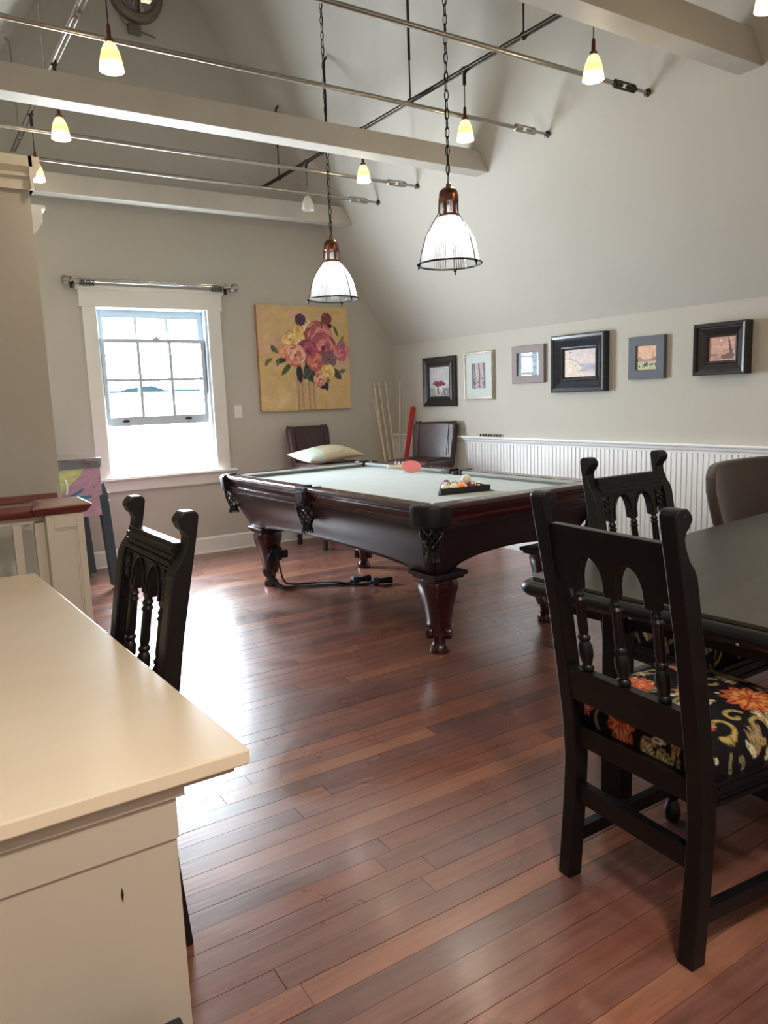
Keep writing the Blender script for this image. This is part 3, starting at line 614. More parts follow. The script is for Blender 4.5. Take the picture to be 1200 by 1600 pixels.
# pendants
def pendant(x, y, z0, label):
    e = empty('pendant_lamp', (x, y, z0), label=label, cat='pendant lamp', group='ribbed glass pendants over the pool table')
    bm = B(); outer = [(.168, 0), (.168, .012), (.160, .035), (.156, .07), (.142, .12), (.118, .17), (.088, .215), (.062, .245), (.050, .256), (.046, .27), (.046, .33)]
    lathe(bm, outer, 144, cap=False, ribs=1, amp=-.03); obj('glass_shade', bm, M_SHADE, e, smooth=25)
    bm = B(); lathe(bm, [(.050, .325), (.056, .330), (.056, .36), (.050, .385), (.034, .40), (.014, .404), (.014, .425), (.006, .43)], 20, cap=False)
    obj('cap', bm, M_BRONZE, e, smooth=35)
    bm = B()
    lathe(bm, [(.051, .250), (.056, .254), (.056, .262), (.051, .266)], 24, cap=False)
    for k in range(6): a = 2*PI*k/6; box(bm, -.009, .009, .048, .053, .26, .34, Matrix.Rotation(a, 4, 'Z'))
    obj('cap_straps', bm, M_BRONZE, e)
    bm = B(); ring = [(.176*math.cos(a), .176*math.sin(a), 0) for a in [2*PI*i/48 for i in range(48)]]; tube(bm, ring, .0055, 8, closed=True)
    for k in range(3):
        a = 2*PI*k/3+.75; ca, sa = math.cos(a), math.sin(a)
        tube(bm, [(ca*.176, sa*.176, 0), (ca*.168, sa*.168, .05), (ca*.14, sa*.14, .14), (ca*.094, sa*.094, .22), (ca*.06, sa*.06, .27), (ca*.056, sa*.056, .335)], .0025, 6)
        ball(bm, (ca*.184, sa*.184, -.008), .010, 8, 6); tube(bm, [(ca*.184, sa*.184, -.008), (ca*.184, sa*.184, -.026)], .003, 6); ball(bm, (ca*.184, sa*.184, -.026), .006, 8, 6)
    obj('ring_cage', bm, M_IRON, e, smooth=50)
    bm = B(); ball(bm, (0, 0, .20), .034, 14, 10, (1, 1, 1.3)); obj('bulb', bm, M_BULB, e, smooth=True)
    top = min(zr_(x, y), zl_(x)) - z0; bm = B(); n = int((top-.43)/.047)
    for k in range(n):
        zc = .455+k*.047; a = (k % 2)*PI/2+.5
        pts = [(math.cos(a)*.011*math.cos(t), math.sin(a)*.011*math.cos(t), zc+.030*math.sin(t)) for t in [2*PI*i/12 for i in range(12)]]
        tube(bm, pts, .0027, 5, closed=True)
    tube(bm, [(.004, 0, .42), (-.006, .004, .9), (.006, -.004, 1.5), (0, 0, top)], .0025, 5)
    obj('chain', bm, M_IRON, e, smooth=50)
    l = bpy.data.lights.new('pendant_light', 'POINT'); l.energy = PENDANT_W; l.color = (1, .95, .88); l.shadow_soft_size = .035
    o = bpy.data.objects.new('pendant_light', l); o.location = (0, 0, .14); o.parent = e; COL.objects.link(o)
pendant(2.635, 4.745, 2.075, 'farther ribbed glass pendant on a long chain over the pool table')
pendant(2.64, 3.402, 2.095, 'nearer ribbed glass pendant on a long chain over the pool table')

# round fan on the gable
e = empty('gable_fan', (1.93, YB, 4.68), label='round grey fan mounted high on the gable wall', cat='fan')
RX = Matrix.Rotation(PI/2, 4, 'X')
bm = B(); lathe(bm, [(.15, .0), (.15, .06), (.17, .075), (.195, .075), (.215, .05), (.22, .0)], 32, mx=RX, cap=False); obj('housing', bm, M_DUCT, e, smooth=30)
for k in range(5):
    bm = B(); box(bm, .02, .145, -.035, .035, .03, .034, Matrix.Rotation(2*PI*k/5, 4, 'Z') @ Matrix.Rotation(.5, 4, 'X')); bmesh.ops.transform(bm, matrix=RX, verts=bm.verts); obj('blade', bm, M_CHROME, e)
bm = B(); lathe(bm, [(.04, .01), (.04, .07), (.02, .08)], 16, mx=RX); 
for k in range(3): box(bm, .03, .155, -.012, .012, .055, .068, RX @ Matrix.Rotation(2*PI*k/3+.4, 4, 'Z'))
obj('motor_bracket', bm, M_DUCT, e)
bm = B(); tube(bm, smooth_path([(-.06, -.07, .0), (-.14, -.06, -.1), (-.14, -.03, -.2), (-.07, -.012, -.26)]), .005, 6); obj('wire', bm, M_DUCT, e)
bm = B(); box(bm, -.08, .02, -.04, 0, -.31, -.235); tube(bm, [(.02, -.02, -.28), (.14, -.02, -.30)], .008, 6); obj('junction_box', bm, M_DUCT, e, bevel=.004)

# ================================================================== POOL TABLE
PTC, PTR = (2.649, 4.111, 0), .059
PT = empty('pool_table', PTC, PTR, label='mahogany pool table with grey felt and leather pockets', cat='pool table')
HX, HY, ZT = .683, 1.24, .845
bm = B(); box(bm, -HX+.10, HX-.10, -HY+.10, HY-.10, .775, .812); obj('bed', bm, M_FELT, PT)
RW = .105
# profile of rail: (outset from inner edge, z)
RP = [(0, .80), (0, ZT-.006), (.006, ZT), (RW-.012, ZT), (RW-.004, ZT-.006), (RW, ZT-.020), (RW-.010, ZT-.030), (RW-.010, ZT-.036), (RW-.022, ZT-.050), (RW-.028, ZT-.070), (RW-.018, ZT-.080), (RW-.018, ZT-.090), (RW-.026, ZT-.096), (RW-.026, ZT-.108), (.02, ZT-.108)]
def rail_seg(kind, s, a, b):
    bm = B()
    if kind == 'side': prism(bm, [(s*(HX-RW+d), z) for d, z in RP], a, b, 'y')
    else: prism(bm, [(s*(HY-RW+d), z) for d, z in RP], a, b, 'x')
    obj('rail', bm, M_MAHOG, PT, bevel=0)
    # diamonds: small inlays
    bm = B(); n = 3
    for k in range(n):
        t = a+(b-a)*(k+1)/(n+1); c = RW*.45
        pts = [(t-.008, 0), (t, .006), (t+.008, 0), (t, -.006)]
        if kind == 'side': prism(bm, [(s*(HX-RW+c)+q, p_) for p_, q in pts], ZT-.001, ZT+.0006, 'z')
        else: prism(bm, [(p_, s*(HY-RW+c)+q) for p_, q in pts], ZT-.001, ZT+.0006, 'z')
    obj('sights', bm, M_PLASTW, PT)
    # cushion
    bm = B(); i0, i1 = RW, RW+.045
    cs = [(0, .812), (0, ZT-.004), (.006, ZT-.002), (.04, ZT-.008), (.046, ZT-.014), (.030, .818), (.028, .812)]
    def ring(t, shift): 
        out = []
        for d, z in cs:
            tt = t+shift*(d*.9+.012)
            out.append((s*(HX-RW-d), tt, z) if kind == 'side' else (tt, s*(HY-RW-d), z))
        return out
    loft(bm, [ring(a, 1), ring(b, -1)]); obj('cushion', bm, M_FELTR, PT)
for s in (-1, 1):
    rail_seg('side', s, -HY+.115, -.062); rail_seg('side', s, .062, HY-.115)
    rail_seg('end', s, -HX+.115, HX-.115)
def pocket_net(px, py, ox, oy, par):
    """leather net basket hanging under the pocket"""
    bm = B(); prof = [(.062, ZT-.105), (.060, ZT-.14), (.052, ZT-.18), (.040, ZT-.215), (.030, ZT-.23)]
    n = 10
    for k in range(n):
        for sg in (-1, 1):
            pts = []
            for j in range(13):
                t = j/12; zi = ZT-.105-t*.125; r = .062-.032*t**1.6; a = 2*PI*k/n+sg*t*PI*.55
                pts.append((px+r*math.cos(a), py+r*math.sin(a), zi))
            tube(bm, pts, .0048, 5)
    lathe(bm, [(.031, ZT-.27), (.033, ZT-.255), (.030, ZT-.225)], 12, c=(px, py, 0))
    for k in range(12): a = 2*PI*k/12; tube(bm, [(px+.032*math.cos(a), py+.032*math.sin(a), ZT-.26), (px+.036*math.cos(a), py+.036*math.sin(a), ZT-.285)], .004, 5)
    obj('pocket_net', bm, M_LEATHERK, par, smooth=50)
for sx in (-1, 1):
    for sy in (-1, 1):
        # corner leather: rounded cup wrapping the corner
        pe = empty('pocket', (0, 0, 0), parent=PT)
        bm = B(); cx, cy = sx*(HX-.105), sy*(HY-.105); pts = []
        R = .122; n = 12; a0 = math.atan2(sy, sx)
        outer = [(cx+R*math.cos(a0+(i/n-.5)*1.95), cy+R*math.sin(a0+(i/n-.5)*1.95)) for i in range(n+1)]
        inner = [(cx+.062*math.cos(a0+(i/n-.5)*2.3), cy+.062*math.sin(a0+(i/n-.5)*2.3)) for i in range(n+1)]
        # extend wings onto the rails
        rings = []
        for z, k in ((ZT-.112, -.016), (ZT-.10, -.004), (ZT-.02, .004), (ZT-.004, .0), (ZT+.004, -.010)):
            rings.append([(ox+(ox-cx)/R*k, oy+(oy-cy)/R*k, z) for ox, oy in outer])
        rings.append([(ix, iy, ZT+.004) for ix, iy in inner]); rings.append([(ix, iy, ZT-.10) for ix, iy in inner])
        RR = [[bm.verts.new(p_) for p_ in r] for r in rings]
        RR.append(RR[0])
        for a, b in zip(RR, RR[1:]):
            for i in range(n): bm.faces.new((a[i], a[i+1], b[i+1], b[i]))
        bm.faces.new([r[0] for r in RR[:-1]]); bm.faces.new([r[-1] for r in RR[:-1]][::-1])
        for i in (3, 6, 9): ball(bm, (cx+(R-.02)*math.cos(a0+(i/n-.5)*1.95), cy+(R-.02)*math.sin(a0+(i/n-.5)*1.95), ZT+.003), .008, 8, 6, (1, 1, .5))
        obj('pocket_leather', bm, M_LEATHERK, pe, smooth=35)
        bm = B(); lathe(bm, [(.055, .76), (.058, ZT-.012)], 16, c=(cx, cy, 0)); obj('pocket_hole', bm, M_RUBBERK, pe)
        pocket_net(sx*(HX-.075), sy*(HY-.075), 0, 0, pe)
    pe = empty('pocket', (0, 0, 0), parent=PT)
    bm = B(); sh = [(-.062, ZT+.002), (.062, ZT+.002), (.064, ZT-.05), (.052, ZT-.10), (0, ZT-.125), (-.052, ZT-.10), (-.064, ZT-.05)]
    xx = sx*(HX+.004); prism(bm, sh, xx-sx*.03, xx+sx*.002, 'x')
    sh2 = [(p_*.62, (z-(ZT-.06))*.62+ZT-.06) for p_, z in sh]; prism(bm, sh2, xx, xx+sx*.007, 'x')
    a = sx*(HX-RW-.01); b = sx*(HX+.004); box(bm, min(a, b), max(a, b), -.064, -.050, ZT-.03, ZT+.004); box(bm, min(a, b), max(a, b), .050, .064, ZT-.03, ZT+.004); box(bm, min(sx*(HX-.035), b), max(sx*(HX-.035), b), -.05, .05, ZT-.03, ZT+.004)
    obj('pocket_leather', bm, M_LEATHERK, pe, bevel=.004)
    bm = B(); lathe(bm, [(.045, .76), (.048, ZT-.012)], 16, c=(sx*(HX-.08), 0, 0)); obj('pocket_hole', bm, M_RUBBERK, pe)
    pocket_net(sx*(HX-.035), 0, 0, 0, pe)
# cabinet: four flared panels with arched lower edges
def inset(z):
    t = (ZT-.108-z)/.30
    return .055+.03*min(1, t*2.2)+.085*max(0, min(1, (t-.12)/.75))**1.3*1.0
for kind, s in (('end', -1), ('end', 1), ('side', -1), ('side', 1)):
    bm = B(); H, Wd = (HY, HX) if kind == 'end' else (HX, HY); NS, NT = 28, 10; V = []
    for j in range(NT+1):
        row = []
        for i in range(NS+1):
            q = -1+2*i/NS; zt = ZT-.105
            leg = .42 if kind == 'end' else .80
            aq = abs(q)
            flat = (.40/.50) if kind == 'end' else (1.0-.10)/(1.0+.08)
            rise = .10 if kind == 'end' else .055
            zb = .45 + (rise*(math.sqrt(max(0, 1-(aq/flat)**2))) if aq < flat else 0)
            z = zt+(zb-zt)*j/NT; ii = inset(z)
            a_, b_ = s*(H-ii), q*(Wd-ii)
            row.append(bm.verts.new((b_, a_, z) if kind == 'end' else (a_, b_, z)))
        V.append(row)
    for j in range(NT):
        for i in range(NS): bm.faces.new((V[j][i], V[j][i+1], V[j+1][i+1], V[j+1][i]))
    o = obj('cabinet_panel', bm, M_MAHOGD, PT, smooth=40); sm = o.modifiers.new('solid', 'SOLIDIFY'); sm.thickness = .022; sm.offset = -1 if False else 0
for sx in (-1, 1):
    for sy in (-1, 1):
        lx, ly = sx*.425, sy*.985
        le = empty('leg', (lx, ly, 0), parent=PT)
        bm = B(); box(bm, -.115, .115, -.115, .115, .432, .455); box(bm, -.100, .100, -.100, .100, .415, .432); obj('leg_plate', bm, M_MAHOGD, le, bevel=.006)
        bm = B(); rings = []
        for z, hw, off in ((.418, .076, 0), (.39, .084, .004), (.36, .082, .006), (.32, .074, .006), (.27, .064, .003), (.22, .057, -.002), (.17, .051, -.004), (.13, .048, -.002), (.10, .046, .004)):
            o_ = off; c = hw*.18
            rings.append([(sx*o_+x_, sy*o_+y_, z) for x_, y_ in ((-hw+c, -hw), (hw-c, -hw), (hw, -hw+c), (hw, hw-c), (hw-c, hw), (-hw+c, hw), (-hw, hw-c), (-hw, -hw+c))])
        loft(bm, rings); obj('leg_shaft', bm, M_MAHOG, le, smooth=50)
        bm = B()
        for dd in (-1, 1):
            ang = PI/4*sx*sy; mx = Matrix.Rotation(-ang if True else ang, 4, 'Z') @ Matrix.Translation((0, dd*.055 if False else 0, 0))
        # scroll volutes either side of the ankle
        for dd in (-1, 1):
            mx = Matrix.Translation((0, 0, .112)) @ Matrix.Rotation(PI/4 if sx*sy > 0 else -PI/4, 4, 'Z') @ Matrix.Translation((0, dd*.052, 0)) @ Matrix.Rotation(PI/2, 4, 'X')
            lathe(bm, [(.020, -.022), (.038, -.015), (.041, 0), (.038, .015), (.020, .022)], 14, mx=mx)
        lathe(bm, [(.050, 0), (.056, .006), (.054, .022), (.046, .040), (.036, .054), (.038, .075), (.044, .10), (.042, .13)], 16, c=(0, 0, 0))
        obj('scroll_foot', bm, M_MAHOG, le, smooth=40)

# ---- things on the pool table (world helper)
cT, sT = math.cos(PTR), math.sin(PTR)
def pt(x, y): dx, dy = x-PTC[0], y-PTC[1]; return cT*dx+sT*dy, -sT*dx+cT*dy
def wp(x, y, z): return (PTC[0]+cT*x-sT*y, PTC[1]+sT*x+cT*y, z)
# triangle rack
RK = empty('ball_rack', (2.668, 3.395, .812), .02-.17, label='black plastic triangle rack full of pool balls', cat='ball rack')
s3 = math.sqrt(3); side = .318; hh = side*s3/2; yb0 = -.075
tri = [(-side/2, yb0), (side/2, yb0), (0, yb0+hh)]
def inset_tri(d):
    cx, cy = 0, yb0+hh/3; k = 1-d/(hh/3); return [(cx+(x-cx)*k, cy+(y-cy)*k) for x, y in tri]
def rounded(tr, r=.02, n=4):
    out = []
    for i in range(3):
        p0, p1, p2 = Vector(tr[i-1]), Vector(tr[i]), Vector(tr[(i+1) % 3]); a = p1+(p0-p1).normalized()*r; b = p1+(p2-p1).normalized()*r
        for k in range(n+1): t = k/n; out.append(tuple(a*(1-t)**2+p1*2*t*(1-t)+b*t*t))
    return out
bm = B(); o_, i_ = rounded(inset_tri(-.008)), rounded(inset_tri(0), .014); R0 = []
for pts, z in ((rounded(inset_tri(-.018)), 0), (rounded(inset_tri(-.018)), .005), (o_, .006), (o_, .036), (i_, .036), (i_, 0)): R0.append([bm.verts.new((x, y, z)) for x, y in pts])
for a, b in zip(R0, R0[1:]):
    for k in range(len(a)): bm.faces.new((a[k], a[(k+1) % len(a)], b[(k+1) % len(b)], b[k]))
obj('rack_rim', bm, M_PLASTK, RK, smooth=40)
RB = .0283
def ball_mat(name, col, stripe):
    m, nt, p_ = new_mat(name); N = nt.nodes; K = nt.links
    p_.inputs['Roughness'].default_value = .08; p_.inputs['Coat Weight'].default_value = .5
    tc = N.new('ShaderNodeTexCoord'); sp = N.new('ShaderNodeSeparateXYZ'); K.new(tc.outputs['Object'], sp.inputs[0])
    ab = N.new('ShaderNodeMath'); ab.operation = 'ABSOLUTE'; K.new(sp.outputs['Z'], ab.inputs[0])
    lt = N.new('ShaderNodeMath'); lt.operation = 'LESS_THAN'; lt.inputs[1].default_value = .0145 if stripe else 9; K.new(ab.outputs[0], lt.inputs[0])
    mx = N.new('ShaderNodeMix'); mx.data_type = 'RGBA'; K.new(lt.outputs[0], mx.inputs['Factor']); mx.inputs['A'].default_value = L(240, 232, 210); mx.inputs['B'].default_value = col
    x2 = N.new('ShaderNodeMath'); x2.operation = 'ABSOLUTE'; K.new(sp.outputs['X'], x2.inputs[0])
    g = N.new('ShaderNodeMath'); g.operation = 'GREATER_THAN'; g.inputs[1].default_value = .0262; K.new(x2.outputs[0], g.inputs[0])
    m2 = N.new('ShaderNodeMix'); m2.data_type = 'RGBA'; K.new(g.outputs[0], m2.inputs['Factor']); K.new(mx.outputs['Result'], m2.inputs['A']); m2.inputs['B'].default_value = L(244, 240, 228)
    K.new(m2.outputs['Result'], p_.inputs['Base Color']); return m
CC = dict(yellow=L(240, 190, 30), blue=L(36, 52, 140), red=L(200, 40, 40), purple=L(92, 44, 110), orange=L(240, 140, 30), green=L(30, 110, 84), maroon=L(120, 30, 44), black=L(16, 16, 18))
rows = [['yellow+', 'cream', 'orange', 'maroon', 'black+'], ['purple+', 'yellow', 'orange+', 'red'], ['blue+', 'green', 'red+'], ['purple', 'green+'], ['maroon+']]
bmesh_ball = B(); ball(bmesh_ball, (0, 0, 0), RB, 24, 16); bme = fin(bmesh_ball, 'pool_ball'); bme.polygons.foreach_set('use_smooth', [True]*len(bme.polygons))
pos_words = ['front row', 'second row', 'third row', 'fourth row', 'far tip']
def pball(loc, col, stripe, label, rot):
    me = bme.copy(); me.materials.clear(); me.materials.append(ball_mat('ball_'+col, L(236, 228, 208) if col == 'cream' else CC[col], stripe))
    o = bpy.data.objects.new('pool_ball', me); COL.objects.link(o); o.location = loc; o.rotation_euler = rot
    o['label'] = label; o['category'] = 'pool ball'; o['group'] = 'pool balls in the rack'
rot0 = Matrix.Rotation(-.15, 4, 'Z'); order = ['leftmost', 'second from left', 'middle', 'second from right', 'rightmost']
for r, row_ in enumerate(rows):
    n = len(row_)
    for k, c in enumerate(row_):
        x = (k-(n-1)/2)*RB*2.02; yy = yb0+RB+.004+r*RB*2.02*s3/2
        q = rot0 @ Vector((x, yy, 0)); st = c.endswith('+'); c0 = c.rstrip('+')
        desc = ('striped ' if st else '') + c0
        where = 'at the far tip of the rack' if n == 1 else ('%s, %s of the rack' % ({1: 'only', 2: ['left', 'right'][k if n == 2 else 0]}.get(n, order[k] if n == 5 else ['left', 'inner left', 'inner right', 'right'][k] if n == 4 else ['left', 'middle', 'right'][k if k < 3 else 0]), pos_words[r]))
        pball((2.668+q.x, 3.395+q.y, .812+RB), c0, st, '%s pool ball, %s' % (desc, where), (random.uniform(0, 3), random.uniform(0, 3), random.uniform(0, 3)))
q = rot0 @ Vector((.035, yb0+RB+.026, 0))
o = bpy.data.objects.new('cue_ball', bme.copy()); o.data.materials.clear(); o.data.materials.append(mat('cue_ball_resin', L(240, 232, 212), .08, var=.01)); COL.objects.link(o)
o.location = (2.668+q.x, 3.395+q.y, .812+RB+.044); o['label'] = 'cream cue ball resting on top of the racked balls'; o['category'] = 'pool ball'
# ping-pong paddle
PD = empty('table_tennis_paddle', (3.085, 4.50, .8165), math.radians(200), label='pink red table tennis paddle lying on the far end of the felt', cat='paddle')
bm = B(); blade = [(.075*math.cos(a), .08*math.sin(a)) for a in [2*PI*i/36 for i in range(36)]]; prism(bm, blade, .0, .006, 'z'); obj('blade', bm, M_WOODL, PD)
bm = B(); prism(bm, [(x*.98, y*.98) for x, y in blade], .006, .009, 'z'); obj('rubber_face', bm, M_PINKR, PD)
bm = B(); prism(bm, [(.065, -.02), (.165, -.015), (.175, -.017), (.175, .017), (.165, .015), (.065, .02)], -.003, .016, 'z'); obj('handle', bm, mat('pale_handle', L(214, 206, 190), .5), PD, bevel=.004)
PD.rotation_euler = (math.radians(-28), 0, math.radians(150)); PD.location = (3.11, 4.53, .852)
# small pile of pale chess-like pieces on the far rail
g = random.Random(5)
CH = [(-.11, 0), (-.075, .01), (-.04, -.006), (-.01, .008), (.02, 0), (.045, .01)]
for k, (dx, dy) in enumerate(CH):
    X = 3.235-.04+dx*1.5; Y = 5.075+dy
    bm = B(); lathe(bm, [(.009, 0), (.010, .004), (.005, .008), (.004, .013), (.006, .016), (.005, .02), (.001, .022)], 10)
    o = obj('game_piece', bm, M_PLASTW, smooth=40, label='tiny pale game piece standing on the far right rail of the pool table', cat='game piece', group='tiny pale pieces on the far rail'); q_ = wp(HX-RW*.5, .55+k*.045, ZT); o.location = q_

# ---- cables and plugs by the far left leg
lf = wp(-.425, .985, 0)
bm = B(); box(bm, -.055, .06, -.075, -.050, .20, .30); box(bm, .06, .105, -.085, -.03, .215, .275)
ho = obj('cable_holder', bm, M_PLASTK, bevel=.006, loc=(lf[0], lf[1]-.02, 0), label='black strap box fixed to the far left pool table leg', cat='cable holder')
fl = [(2.161, 5.047), (2.714, 4.701)]
def cable(pts, lab, r=.007):
    bm = B(); tube(bm, smooth_path(pts, 8), r, 8); obj('cable', bm, M_RUBBERK, smooth=True, label=lab, cat='cable', group='black cables by the pool table leg')
lx, ly = lf[0], lf[1]-.085
cable([(lx-.03, ly-.03, .29), (lx-.075, ly-.04, .20), (lx-.06, ly-.06, .10), (lx+.02, ly-.10, .02), (lx+.14, ly-.12, .009), (lx+.28, ly-.20, .009), (lx+.42, ly-.28, .012), (lx+.52, ly-.33, .025)], 'black cable looping from the leg to the plug nearer the table')
cable([(lx+.0, ly-.02, .27), (lx+.015, ly-.05, .17), (lx+.03, ly-.08, .06), (lx+.12, ly-.03, .010), (lx+.28, ly-.10, .009), (lx+.38, ly-.25, .024), (lx+.50, ly-.38, .009), (lx+.60, ly-.42, .02)], 'black cable with a wave, ending at the plug nearer the camera')
cable([(lx-.05, ly-.03, .24), (lx-.085, ly-.05, .12), (lx-.01, ly-.12, .018), (lx+.10, ly-.16, .009), (lx+.3, ly-.26, .009), (lx+.48, ly-.35, .009), (lx+.58, ly-.44, .02)], 'lowest black cable lying flat on the floorboards', .006)
def plug(x, y, rz, lab):
    e = empty('plug_handle', (x, y, 0), rz, label=lab, cat='plug', group='black plug handles on the floor')
    bm = B(); lathe(bm, [(.018, -.07), (.022, -.06), (.020, 0), (.024, .05), (.026, .07), (.020, .075)], 14, mx=Matrix.Translation((0, 0, .028)) @ Matrix.Rotation(PI/2, 4, 'Y')); obj('grip', bm, M_PLASTK, e, smooth=40)
    bm = B(); box(bm, -.075, -.03, -.025, .025, .004, .058); box(bm, -.095, -.075, -.008, .008, .02, .036); obj('plug_head', bm, M_SLATE, e, bevel=.005)
plug(lx+.56, ly-.31, -.1, 'black plug handle on the floor, farther of the pair'); plug(lx+.66, ly-.45, -.35, 'black plug handle on the floor, nearer of the pair')

# ================================================================== BLACK CARVED DINING CHAIRS
def fabric_pic(seed):
    p = Pic(150, 150, (22, 20, 24)); g = random.Random(seed)
    gold, cream, org, pink, sage = (164, 142, 84), (206, 198, 170), (196, 92, 60), (196, 104, 104), (120, 118, 84)
    def scroll(x, y, r, a0, sg, c):
        pts = [(x+r*(1-t*.75)*math.cos(a0+sg*t*5), y+r*(1-t*.75)*math.sin(a0+sg*t*5)) for t in np.linspace(0, 1, 16)]
        p.line(pts, .013, c); 
        for q in pts[2::3]: p.ell(q[0], q[1], .0055, .0055, (80, 60, 40))
    def peony(x, y, r, cols):
        for k in range(11): a = 2*PI*k/11; p.leaf(x, y, r*1.15, r*.5, a, cols[0], cols[2])
        for k in range(9): a = 2*PI*k/9+.3; p.leaf(x, y, r*.8, r*.42, a, cols[1], cols[2])
        for k in range(6): a = 2*PI*k/6; p.leaf(x, y, r*.45, r*.3, a, cols[0], cols[2])
    for k in range(34):
        scroll(g.random(), g.random(), g.uniform(.05, .11), g.uniform(0, 6), g.choice([-1, 1]), g.choice([gold, cream, sage, gold]))
    for k in range(34):
        x, y, a = g.random(), g.random(), g.uniform(0, 6)
        for j in range(5): p.leaf(x, y, .10, .024, a+(j-2)*.36, g.choice([gold, cream, (150, 130, 96)]), (70, 50, 36))
    peony(.26, .30, .12, [org, (214, 128, 90), (110, 40, 30)]); peony(.72, .64, .13, [(204, 104, 60), (224, 150, 84), (110, 40, 30)]); peony(.75, .18, .09, [org, (206, 140, 110), (100, 40, 30)])
    peony(.40, .07, .085, [org, (210, 130, 96), (100, 40, 30)]); peony(.15, .10, .055, [pink, (226, 170, 160), (130, 50, 50)]); peony(.62, .30, .06, [(190, 160, 90), (214, 196, 140), (110, 80, 40)])
    peony(.22, .74, .08, [pink, (226, 176, 164), (140, 50, 56)]); peony(.5, .48, .065, [pink, (220, 160, 150), (130, 50, 50)]); peony(.5, .88, .07, [(196, 170, 140), cream, (110, 90, 70)])
    for k in range(26): x, y = g.random(), g.random(); p.ell(x, y, .012, .012, cream); p.ell(x, y, .004, .004, org)
    return p
FAB = fabric_pic(3)
def seat_mesh(w0, w1, d, h, base):
    def fn(U, V):
        a, b = U*2-1, V*2-1; s = .84; t = np.maximum(np.abs(a), np.abs(b))
        k = np.where(t > s, 1-(t-s)*.04, 1)
        ax = np.clip(a/s, -1, 1)*k; by = np.clip(b/s, -1, 1)*k
        dome = 1-.35*(np.abs(ax)**3.2+np.abs(by)**3.2)*.5
        drop = np.clip((t-s)/(1-s), 0, 1)
        edge = 1-np.clip((np.maximum(np.abs(ax), np.abs(by))-.9)/.1, 0, 1)**2*.25
        z = base+h*dome*edge*(1-drop)
        hw = (w0+(w1-w0)*(by*.5+.5))*.5*(1+.02*np.sin(drop*PI)); return ax*hw, by*d*.5*(1+.02*np.sin(drop*PI)), z
    return grid_mesh('seat', FAB, fn)
def build_chair():
    e = empty('dining_chair', (0, 0, 0))
    HP = .195   # half spacing of the posts
    # side profile of a rear post (y, z): back edge then front edge with scroll
    back = [(-.269, 0), (-.259, .12), (-.250, .24), (-.246, .35), (-.254, .46), (-.275, .60), (-.308, .80), (-.345, .98), (-.362, 1.06), (-.368, 1.095), (-.364, 1.104)]
    front = [(-.355, 1.108), (-.330, 1.108), (-.321, 1.10), (-.316, 1.085), (-.319, 1.068), (-.330, 1.058), (-.334, 1.045), (-.330, 1.025), (-.316, .995), (-.300, .975), (-.290, .955), (-.260, .80), (-.227, .60), (-.206, .46), (-.198, .35), (-.203, .24), (-.212, .12), (-.222, 0)]
    for s in (-1, 1):
        bm = B(); prism(bm, back+front, s*HP-.022, s*HP+.022, 'x'); ball(bm, (s*HP, -.266, 1.084), .0, 4, 4) if False else None
        o = obj('post', bm, M_BLACKW, e, bevel=.004)
        bm = B(); mx = Matrix.Translation((s*HP, -.329, 1.085)) @ Matrix.Rotation(PI/2, 4, 'Y'); lathe(bm, [(.013, -.0225), (.0145, -.021), (.0145, .021), (.013, .0225)], 16, mx=mx); obj('finial', bm, M_BLACKW, e, smooth=40)
    # back leans: y at height
    yb = lambda z: -.215-(z-.44)*.098
    shear = Matrix(((1, 0, 0, 0), (0, 1, -.168, -.153), (0, 0, 1, 0), (0, 0, 0, 1)))
    # top rail with two arches (x, z)
    ip = HP-.02; sp = .118
    def arch(xa, xb, z0, zt, n=10):
        c, r = (xa+xb)/2, (xb-xa)/2; return [(c+r*math.cos(PI*(1-i/n)), z0+(zt-z0)*math.sin(PI*i/n)**.72) for i in range(n+1)]
    poly = [(-ip, 1.028), (-ip, .888), (-sp-.016, .888)] + [(-sp-.016, .862), (-sp+.016, .862)] + arch(-sp+.018, -.018, .872, .955) + [(-.016, .862), (.016, .862)] + arch(.018, sp-.018, .872, .955) + [(sp-.016, .862), (sp+.016, .862), (sp+.016, .888), (ip, .888), (ip, 1.028)]
    bm = B(); prism(bm, poly[::-1], -.018, .010, 'y', mx=shear); obj('top_rail', bm, M_BLACKW, e, bevel=.0025)
    bm = B()
    for z0, z1, dd in ((1.008, 1.016, .006), (.990, .998, .004), (.972, .984, .007), (.962, .966, .004)): box(bm, -ip, ip, .010, .010+dd, z0, z1, shear)
    for c in (-(sp)/2, sp/2):
        pts = [(c+.050*math.cos(PI*(1-i/12)), .012, .875+.086*math.sin(PI*i/12)) for i in range(13)]; vs = len(bm.verts)
        tube(bm, pts, .0045, 5); bm.verts.ensure_lookup_table(); bmesh.ops.transform(bm, matrix=shear, verts=bm.verts[vs:])
    obj('moulding', bm, M_BLACKW, e)
    for s in (-1, 1):
        bm = B(); cx = s*(sp+ip+.014)/2
        for k in range(6): a = 2*PI*k/6+.4; ball(bm, (cx+.0105*math.cos(a), .012, .925+.022*math.sin(a)), .0095, 8, 5, (1, .6, 1.1))
        ball(bm, (cx, .014, .925), .006, 8, 5); box(bm, cx-.022, cx-.019, .010, .014, .892, .958); box(bm, cx+.019, cx+.022, .010, .014, .892, .958); box(bm, cx-.022, cx+.022, .010, .014, .890, .894)
        bmesh.ops.transform(bm, matrix=shear, verts=bm.verts); obj('carving', bm, M_BLACKW, e, smooth=40)
    # spindles
    sprof = [(.011, 0), (.016, .006), (.016, .014), (.011, .02), (.014, .028), (.019, .05), (.018, .075), (.012, .088), (.016, .094), (.016, .100), (.011, .106), (.0135, .12), (.012, .20), (.016, .206), (.011, .214), (.015, .222), (.010, .232), (.012, .24)]
